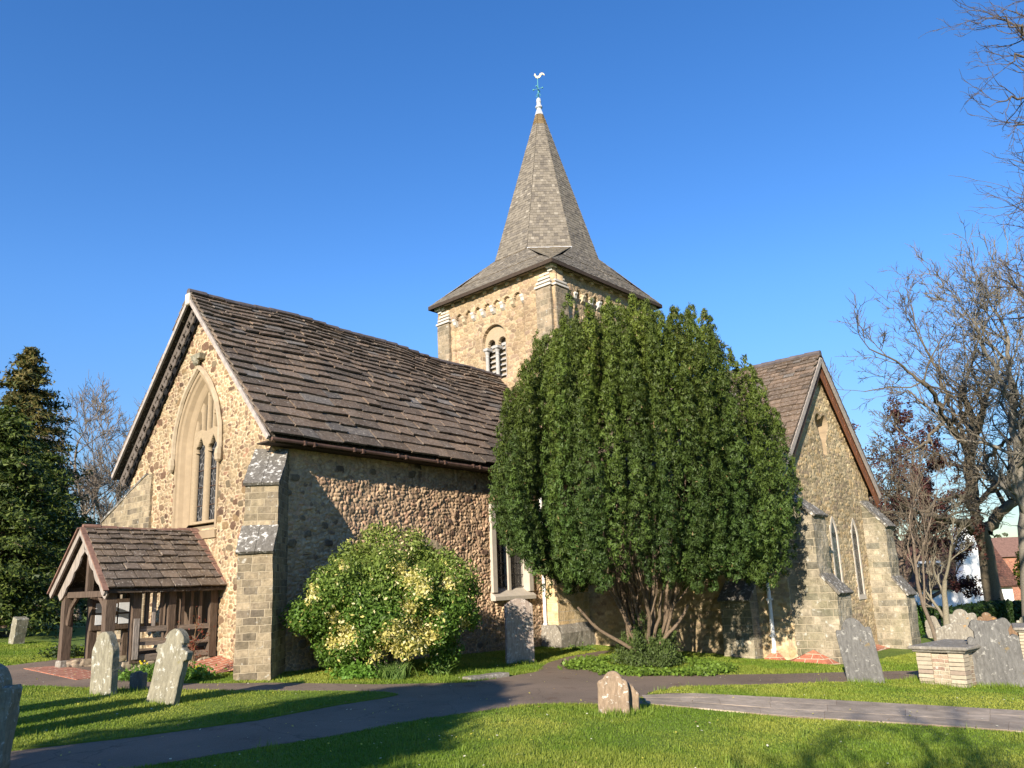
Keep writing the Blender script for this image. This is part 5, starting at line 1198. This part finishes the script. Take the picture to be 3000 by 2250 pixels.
# conifers on the left
def conifer(name, xy, H, R, label, cols, n, tufts=150, z0=.5, droop=.2, size=.2, group='dark evergreens left of the church', shape=1.0):
    x, y = xy; z = float(g(x, y)); root = empty(name, (x, y, z), label, 'tree', group); parts = []; w = Wood()
    w.br.append((np.array([[x, y, z-.2], [x+.1, y, z+H*.5], [x, y, z+H*.97]]), np.array([H*.028, H*.018, .03]), 0)); cols = np.array(cols)
    for k in range(tufts):
        t = (k+rng.random())/tufts; h = z0+(H-z0)*t; rad = R*((1-t)**(.75*shape))*(1 if t > .12 else .75+2*t); th = k*2.4+rng.uniform(-.3, .3); L = rad*rng.uniform(.7, 1.12)
        d = np.array([cos(th), sin(th), 0]); p0 = np.array([x, y, z+h]); e = p0+d*L+UP*(L*(.25-droop)+rng.uniform(-.15, .15)); w.br.append((np.stack([p0, (p0+e)/2+UP*.1*L, e]), np.array([.05, .035, .015]), 3))
        m = int(n/tufts*(.4+1.2*L/R)); s = rng.random(m)**.6; sp = .10+.22*s*(1-.5*s)*L/1.2
        c = p0+np.outer(s, e-p0)+rng.normal(0, 1, (m, 3))*sp[:, None]*np.array([1, 1, .42])+UP*(np.sin(s*pi)*.12*L)[:, None]
        parts.append(leaves(c, np.tile(d*.5+UP*.8, (m, 1)), size, cols[rng.integers(0, len(cols), m)]*rng.uniform(.6, 1.35, m)[:, None], 'tri', .5, .6))
    leaf_obj('crown', parts, M['needle'], root); w.build('trunk', M['bark'], root, (.2, .14, .1))
conifer('cypress_tree', at_depth(25, 33), 12.2, 3.9, 'tall loose conifer with bronzed tips rising at the left edge', [(.10, .095, .022), (.125, .10, .028), (.06, .075, .018), (.14, .11, .03)], 42000, 120, 1.5, .18, .19)
conifer('yew_tree', at_depth(-20, 24.5), 7.2, 2.6, 'nearest dark yew at the left edge beside the slanting headstone', [(.065, .095, .016), (.04, .062, .012), (.10, .13, .022)], 44000, 105, .35, .3, .14, shape=.7)
conifer('yew_tree', at_depth(95, 29), 6.6, 2.2, 'smaller dark yew standing just left of the porch', [(.065, .095, .016), (.04, .062, .012), (.10, .13, .022)], 34000, 90, .25, .3, .14, shape=.6)
conifer('yew_tree', at_depth(-260, 27), 9, 4.5, 'dark yew beyond the left edge of the view', [(.05, .085, .018), (.035, .065, .016)], 30000, 120, .8, .3, .2, shape=.7)
# trees behind the viewer, seen only by their shadows
conifer('yew_tree', (-7.0, 4.75), 6.7, 2.5, 'broad dense yew behind the viewer that shades the near path', [(.05, .085, .018), (.035, .065, .016)], 60000, 170, .3, .1, .3, shape=.55)
bare_tree('bare_tree', 0, 0, 13, .33, 'bare tree behind the viewer that throws twig shadows over the right lawn', xy=(-6.5, -2.5), lv=5, spread=.6, up=.15, trunk=.33, minr=.02)
bare_tree('bare_tree', 0, 0, 12, .3, 'second bare tree behind the viewer with shadows reaching the transept', xy=(-10, -1.2), lv=5, spread=.6, up=.15, trunk=.33, minr=.02)

# ---------------------------------------------------------------- houses and hedge on the right
def cottage():
    A = img_pt(2560, 1765, 52); x, y = A[0], A[1]; root = empty('cottage', (x, y, float(g(x, y))), 'white cottage with a long brown tiled roof and white chimney beyond the hedge', 'house')
    D = 52; r = rdir2 = np.array([sin(radians(39.7)), -cos(radians(39.7)), 0]); f = np.array([cos(radians(39.7)), sin(radians(39.7)), 0])
    def q(px, py, dd=0): return img_pt(px, py, D+dd)
    zt = q(2700, 1722)[2]; zb = -1.4; xl, xr = 2500, 2960
    a, c = q(xl, 1700)[:2], q(xr, 1700)[:2]; W = np.linalg.norm(c-a); b = MB(); P0 = np.array([a[0], a[1], zb]); 
    b.prism([P0, P0+r*W, P0+r*W+f*5, P0+f*5], UP*(zt-zb)); b.build('wall', M['lime_render'], root)
    zr = q(2800, 1615)[2]+1.0; b = MB(); E0 = np.array([a[0], a[1], zt-.05])-f*.4-r*.4
    b.prism([E0, E0+f*2.9+UP*(zr-zt), E0+f*5.8, E0+f*5.6-UP*.12, E0+f*2.9+UP*(zr-zt-.15), E0+f*.1-UP*.12], r*(W+.8)); rf = b.build('roof', M['house_tile'], root)
    s = q(2842, 1700); b = MB(); P = np.array([s[0], s[1], 0])-f*.55; b.prism([P-r*.95+UP*zb, P+r*.95+UP*zb, P+r*.95+UP*(zt+.2), P+r*.6+UP*(zt+1.2), P+r*.55+UP*(zr+.6), P-r*.55+UP*(zr+.6), P-r*.6+UP*(zt+1.2), P-r*.95+UP*(zt+.2)], f*.9); b.build('chimney', M['lime_render'], root)
    for px in (2738, 2765):
        s = q(px, 1752); b = MB(); P = np.array([s[0], s[1], zt-.75])-f*.04; b.box(P+f*.02, (.62, .05, .5), np.stack([r, f, UP], 1)); o = b.build('window', M['house_glass'], root)
        b = MB()
        for k in (-.32, 0, .32): b.box(P+r*k, (.05, .07, .56), np.stack([r, f, UP], 1))
        for k in (-.25, .0, .25): b.box(P+UP*k, (.68, .07, .05), np.stack([r, f, UP], 1))
        b.build('frame', M['white_pipe'], o)
    s = q(2745, 1660); b = MB(); P = np.array([s[0], s[1], s[2]])+f*1.2; b.box(P+f*.6, (1.7, 1.6, .8), np.stack([r, f, UP], 1)); b.build('dormer', M['lime_render'], root)
    b = MB(); b.box(P-f*.22, (1.4, .05, .5), np.stack([r, f, UP], 1)); b.build('dormer_window', M['house_glass'], root)
cottage()
def brick_house():
    r = np.array([sin(radians(39.7)), -cos(radians(39.7)), 0]); f = np.array([cos(radians(39.7)), sin(radians(39.7)), 0]); A = img_pt(2930, 1700, 64); root = empty('brick_house', (A[0], A[1], -1.1), 'red brick house with a steep roof at the far right behind the cottage', 'house')
    P = np.array([A[0], A[1], -1.1]); b = MB(); b.prism([P, P+r*9, P+r*9+f*6, P+f*6], UP*3.6); b.build('wall', M['house_brick'], root)
    zr = img_pt(3000, 1570, 66)[2]; E0 = P+UP*3.5-r*.6-f*.3; b = MB(); b.prism([E0, E0+r*10.2, E0+r*8.4+UP*(zr-2.4)+f*3, E0+r*2.6+UP*(zr-2.4)+f*3], f*.01); b.v = []; b.f = []; b.c = []; b.m = []
    b.add([E0, E0+r*10.2, E0+r*10.2+f*6.6, E0+f*6.6, E0+r*2.4+f*3.3+UP*(zr-2.4), E0+r*7.8+f*3.3+UP*(zr-2.4)], [(0, 1, 5, 4), (1, 2, 5), (2, 3, 4, 5), (3, 0, 4), (3, 2, 1, 0)]); b.build('roof', M['terracotta'], root)
brick_house()
def hedge(name, pa, pb, dep_a, dep_b, h, th, n, label, cols, size=.13):
    a = np.array(at_depth(pa, dep_a)); c = np.array(at_depth(pb, dep_b)); d = c-a; L = np.linalg.norm(d); d /= L; nn = np.array([-d[1], d[0]]); mid_ = (a+c)/2; z = float(g(*mid_))
    root = empty(name, (mid_[0], mid_[1], z), label, 'hedge'); u = rng.random(n)*L; face = rng.random(n); s = np.where(face < .5, -th/2, np.where(face < .7, th/2, rng.uniform(-th/2, th/2, n)))+rng.normal(0, .07, n)
    zz = np.where(face > .7, h, rng.random(n)*h)+rng.normal(0, .05, n)+.08*np.sin(u*1.3); C = np.stack([a[0]+d[0]*u+nn[0]*s, a[1]+d[1]*u+nn[1]*s, z+zz], 1)
    N = np.stack([nn[0]*np.sign(s), nn[1]*np.sign(s), (face > .7)*1.0+.2], 1); cols = np.array(cols)
    leaf_obj('foliage', [leaves(C, N, size, cols[rng.integers(0, len(cols), n)]*rng.uniform(.6, 1.3, n)[:, None], asp=.7)], M['leaf'], root)
    b = MB(); q = lambda x, z_: np.array([*(a+nn*x), z+z_]); b.prism([q(-th*.4, -.3), q(th*.4, -.3), q(th*.4, h-.12), q(-th*.4, h-.12)], np.array([*(d*L), 0])); b.build('inner_branches', M['soil'], root)
hedge('hedge', 2560, 3200, 31, 34, 1.0, 1.0, 46000, 'clipped dark green hedge running behind the headstones on the right', [(.03, .06, .016), (.045, .085, .02), (.025, .05, .014)])
P = img_pt(2995, 1700, 40)
rr_ = empty('golden_shrub', (P[0], P[1], float(g(P[0], P[1]))), 'golden yellow shrub at the right edge above the hedge', 'shrub')
leaf_obj('leaves', [blob_leaves(P[0]+.6, P[1]-.8, 1.2, 1.3, 1.3, 1.9, 9000, .16, [(.25, .24, .03), (.18, .2, .03)], asp=.6)], M['leaf'], rr_)
P = img_pt(2712, 1815, 27.5); iv = empty('ivy_bush', (P[0], P[1], float(g(P[0], P[1]))), 'glossy green ivy clump between the transept buttress and the saplings', 'ivy')
leaf_obj('leaves', [blob_leaves(P[0]-.25, P[1]+.3, -.15, .35, .35, .7, 5000, .09, [(.06, .13, .02), (.09, .18, .03)], asp=.8)], M['leaf'], iv)
# dark wood closing the far left horizon and far right
def wood_belt(p0, p1, dep, h, n, label):
    a = np.array(at_depth(p0, dep)); c = np.array(at_depth(p1, dep)); u = rng.random(n); base = a[None]*(1-u[:, None])+c[None]*u[:, None]
    top = h*(.6+.4*np.abs(np.sin(u*17)*np.sin(u*43+1)))
    C = np.stack([base[:, 0]+rng.normal(0, 1.5, n), base[:, 1]+rng.normal(0, 1.5, n), rng.random(n)**.8*top-.8], 1)
    leaf_obj('distant_wood', [leaves(C, np.tile((-.7, -.7, .3), (n, 1)), .55, np.array([.05, .06, .03])*rng.uniform(.5, 1.3, n)[:, None], asp=.8)], M['leaf'], None, kind='stuff', label=label, cat='woodland')
wood_belt(-500, 560, 60, 4.5, 26000, 'low dark belt of far shrubs and trees behind the church on the left')
wood_belt(2450, 3400, 85, 6, 20000, 'low belt of far trees behind the cottage')

# ---------------------------------------------------------------- small plants
def tuft(name, px, py, n, h, size, cols, label, cat, spread=.15, flower=None, blade=False):
    x, y = gg(px, py); z = float(g(x, y)); root = empty(name, (x, y, z), label, cat); cols = np.array(cols)
    if blade:
        C = np.stack([x+rng.normal(0, spread, n), y+rng.normal(0, spread, n), np.full(n, z)], 1); d = np.stack([rng.normal(0, .35, n), rng.normal(0, .35, n), np.ones(n)], 1)*(h*rng.uniform(.6, 1.1, n))[:, None]
        s = np.cross(d, rng.normal(0, 1, (n, 3))); s /= np.linalg.norm(s, axis=1)[:, None]; s *= .009
        V = np.stack([C-s, C+s, C+d*.6+s*.8, C+d*.6-s*.8], 1); V2 = np.stack([C+d*.6-s*.8, C+d*.6+s*.8, C+d*1.0+s*.1+d*[[.3, .3, -.1]], C+d*1.0-s*.1+d*[[.3, .3, -.1]]], 1); A = np.concatenate([V, V2]).reshape(-1, 3)
        col = cols[rng.integers(0, len(cols), n)]; col = np.repeat(np.concatenate([col, col]), 4, axis=0); np_mesh('leaves', A, np.arange(len(A)).reshape(-1, 4), M['leaf'], col=col, parent=root, uv=False)
    else:
        C = np.stack([x+rng.normal(0, spread, n), y+rng.normal(0, spread, n), z+np.abs(rng.normal(0, h*.5, n))], 1)
        leaf_obj('leaves', [leaves(C, np.tile((0, 0, 1.), (n, 1)), size, cols[rng.integers(0, len(cols), n)]*rng.uniform(.6, 1.3, n)[:, None], asp=.6)], M['leaf'], root)
    if flower is not None:
        for _ in range(flower[1]):
            c = np.array([x+rng.normal(0, spread), y+rng.normal(0, spread), z+h*rng.uniform(.7, 1.1)]); b = MB(); b.col = flower[0]; b.lathe(c, [(.004, -.02), (.03, .0), (.012, .006), (.016, .025)], 6); b.build('flower', M['leaf'], root)
G1 = [(.10, .19, .03), (.14, .24, .04)]
tuft('daffodil_clump', 440, 1975, 260, .24, .05, G1, 'yellow daffodils in front of the porch wall', 'flowers', .16, ((.75, .6, .05), 9), True)
tuft('leafy_plant', 565, 1990, 900, .22, .08, G1, 'bright green leafy clump right of the leaning headstone', 'plant', .17, ((.6, .5, .05), 3))
tuft('leafy_plant', 395, 1990, 700, .16, .07, G1, 'low pale green clump between the two porch headstones', 'plant', .22)
tuft('leafy_plant', 1045, 1985, 1500, .22, .085, [(.12, .24, .03), (.16, .3, .05)], 'bright green leafy clump under the left of the yellow shrub', 'plant', .22)
tuft('iris_clump', 1150, 1988, 200, .34, .05, [(.12, .2, .05), (.16, .24, .06)], 'grassy iris blades under the middle of the yellow shrub', 'plant', .14, None, True)
tuft('iris_clump', 1290, 1978, 110, .28, .05, [(.12, .2, .05), (.16, .24, .06)], 'thin grassy blades right of the yellow shrub', 'plant', .14, None, True)
tuft('leafy_plant', 190, 1925, 900, .25, .08, [(.03, .05, .015), (.04, .07, .02)], 'dark low bush left of the porch post', 'plant', .2)
tuft('leafy_plant', 1700, 1905, 500, .12, .06, G1, 'weeds at the foot of the golden stone block', 'plant', .2)
def rose():
    x, y = gg(560, 1985); z = float(g(x, y)); root = empty('rose_bush', (x, y, z), 'thin rose stems with small reddish leaves beside the porch wall', 'plant'); w = Wood()
    for k in range(4): w.grow((x+rng.normal(0, .05), y+rng.normal(0, .05), z), (rng.normal(0, .15), rng.normal(0, .15), 1), .75, .012, 4, 6, spread=.5, up=.3, ratio=.5, minr=.004)
    w.build('stems', M['bark'], root, (.2, .12, .06)); tp = np.array([p for p, d in w.tips]); n = 260; c = tp[rng.integers(0, len(tp), n)]+rng.normal(0, .04, (n, 3))
    leaf_obj('leaves', [leaves(c, np.tile((0, 0, 1.), (n, 1)), .05, np.array([[.22, .05, .03]]), asp=.6)], M['leaf'], root)
rose()
# ---------------------------------------------------------------- grass blades
def blades(n, near=True):
    # sample in the part of the ground the view covers, denser close to it
    az = np.radians(rng.uniform(-6, 88, n)); r = 4.6+(rng.random(n)**1.35)*23; x = r*np.cos(az); y = r*np.sin(az)
    jx = (n2(x, y, 4, 9)-.5)*.22+rng.normal(0, .02, n); xj, yj = x+jx, y-jx*.7; on = ~in_poly(xj, yj, TAR) | in_poly(xj, yj, LAWNA); on &= ~in_poly(x+jx*.5, y+jx*.5, PAVE); on &= ~((x > NW-.05) & (y > NS-.05)); on &= ~((x > PX0-.6) & (y > PY0-.35) & (y < PY1+.35))
    lu = (x-TX)*ux[0]+(y-TY)*ux[1]; lv = (x-TX)*uy[0]+(y-TY)*uy[1]; on &= ~((lu > -TE-.02) & (lv > VG-.02)); on &= ~((lu > -TE-.42) & (lv > -11.6) & (lv < -8.4))
    x, y, r = x[on], y[on], r[on]; m = len(x); la = in_poly(x, y, LAWNA); z = g(x, y)+np.where(la, .028, 0.)
    patch = n2(x, y, .7, 3); p2 = n2(x, y, 2.6, 40); h = (.020+.014*p2+.012*rng.random(m))*(1+r*.02)*(.42+.75*n2(x, y, .8, 70)); w = .0022+.00042*r
    a = rng.uniform(0, 2*pi, m); tilt = rng.uniform(.15, .9, m); d = np.stack([np.cos(a)*tilt, np.sin(a)*tilt, np.ones(m)], 1)*h[:, None]; s = np.stack([-np.sin(a), np.cos(a), 0*a], 1)*w[:, None]
    C = np.stack([x, y, z-.004], 1); V = np.stack([C-s, C+s, C+d], 1).reshape(-1, 3)
    base = np.array([.125, .20, .018]); dry = np.array([.29, .31, .05]); k = np.clip(patch*1.4+p2*.7-.7+rng.uniform(-.15, .25, m), 0, 1)
    col = (base*(1-k)[:, None]+dry*k[:, None])*rng.uniform(.75, 1.25, m)[:, None]
    np_mesh('grass', V, np.arange(len(V)).reshape(-1, 3), M['blade'], col=np.repeat(col, 3, axis=0), uv=False, kind='stuff', label='short sunlit lawn grass between the paths', cat='grass'); print('blades', m)
blades(1050000)
def edge_tufts():
    # longer uncut grass round the stones
    P = []
    for o in [o for o in COL.objects if o.get('category') in ('headstone', 'tomb', 'kerb stone')]:
        x, y = o.location[0], o.location[1]; d = math.hypot(x, y)
        if d > 24: continue
        w = .42 if o.get('category') == 'headstone' else .95; k = 420 if w < .5 else 1100
        a = rng.uniform(0, 2*pi, k); r = w*rng.uniform(.75, 1.1, k) if w > .5 else w*rng.uniform(.1, 1.0, k); P.append(np.stack([x+r*np.cos(a), y+r*np.sin(a)], 1))
    for k in range(160):
        a = radians(rng.uniform(6, 74)); r = rng.uniform(6, 20); P.append(np.array([r*cos(a), r*sin(a)])+rng.normal(0, .06, (25, 2)))
    P = np.concatenate(P); on = (~in_poly(P[:, 0], P[:, 1], TAR) | in_poly(P[:, 0], P[:, 1], LAWNA)) & ~in_poly(P[:, 0], P[:, 1], PAVE) & ~((P[:, 0] > 9.2) & (P[:, 1] > 14.2)); P = P[on]; n = len(P)
    h = rng.uniform(.05, .13, n); a = rng.uniform(0, 2*pi, n); t = rng.uniform(.1, .7, n); d = np.stack([np.cos(a)*t, np.sin(a)*t, np.ones(n)], 1)*h[:, None]; s = np.stack([-np.sin(a), np.cos(a), 0*a], 1)*.006
    C = np.stack([P[:, 0], P[:, 1], g(P[:, 0], P[:, 1])+.0], 1); V = np.stack([C-s, C+s, C+d], 1).reshape(-1, 3); col = np.array([.17, .24, .03])*rng.uniform(.7, 1.3, n)[:, None]
    np_mesh('long_grass', V, np.arange(len(V)).reshape(-1, 3), M['blade'], col=np.repeat(col, 3, axis=0), uv=False, kind='stuff', label='longer uncut grass round the foot of the stones', cat='grass')
edge_tufts()
# daisies, leaves and twigs scattered on lawn and path
n = 900; az = np.radians(rng.uniform(6, 72, n)); r = rng.uniform(6, 19, n); x = r*np.cos(az); y = r*np.sin(az); kp = (x < NW) | (y < NS); kp &= ~((x > 19.5) & (y > 6)); x, y = x[kp], y[kp]
C = np.stack([x, y, g(x, y)+.045], 1); cc = np.array([(.75, .7, .55), (.35, .22, .1), (.7, .6, .1)])[rng.integers(0, 3, len(C))]
leaf_obj('fallen_leaves', [leaves(C, np.tile((0, 0, 1.), (len(C), 1)), .035, cc, asp=.7, jitter=.25)], M['leaf'], None, kind='stuff', label='fallen leaves and tiny flowers scattered over lawn and path', cat='fallen leaves')
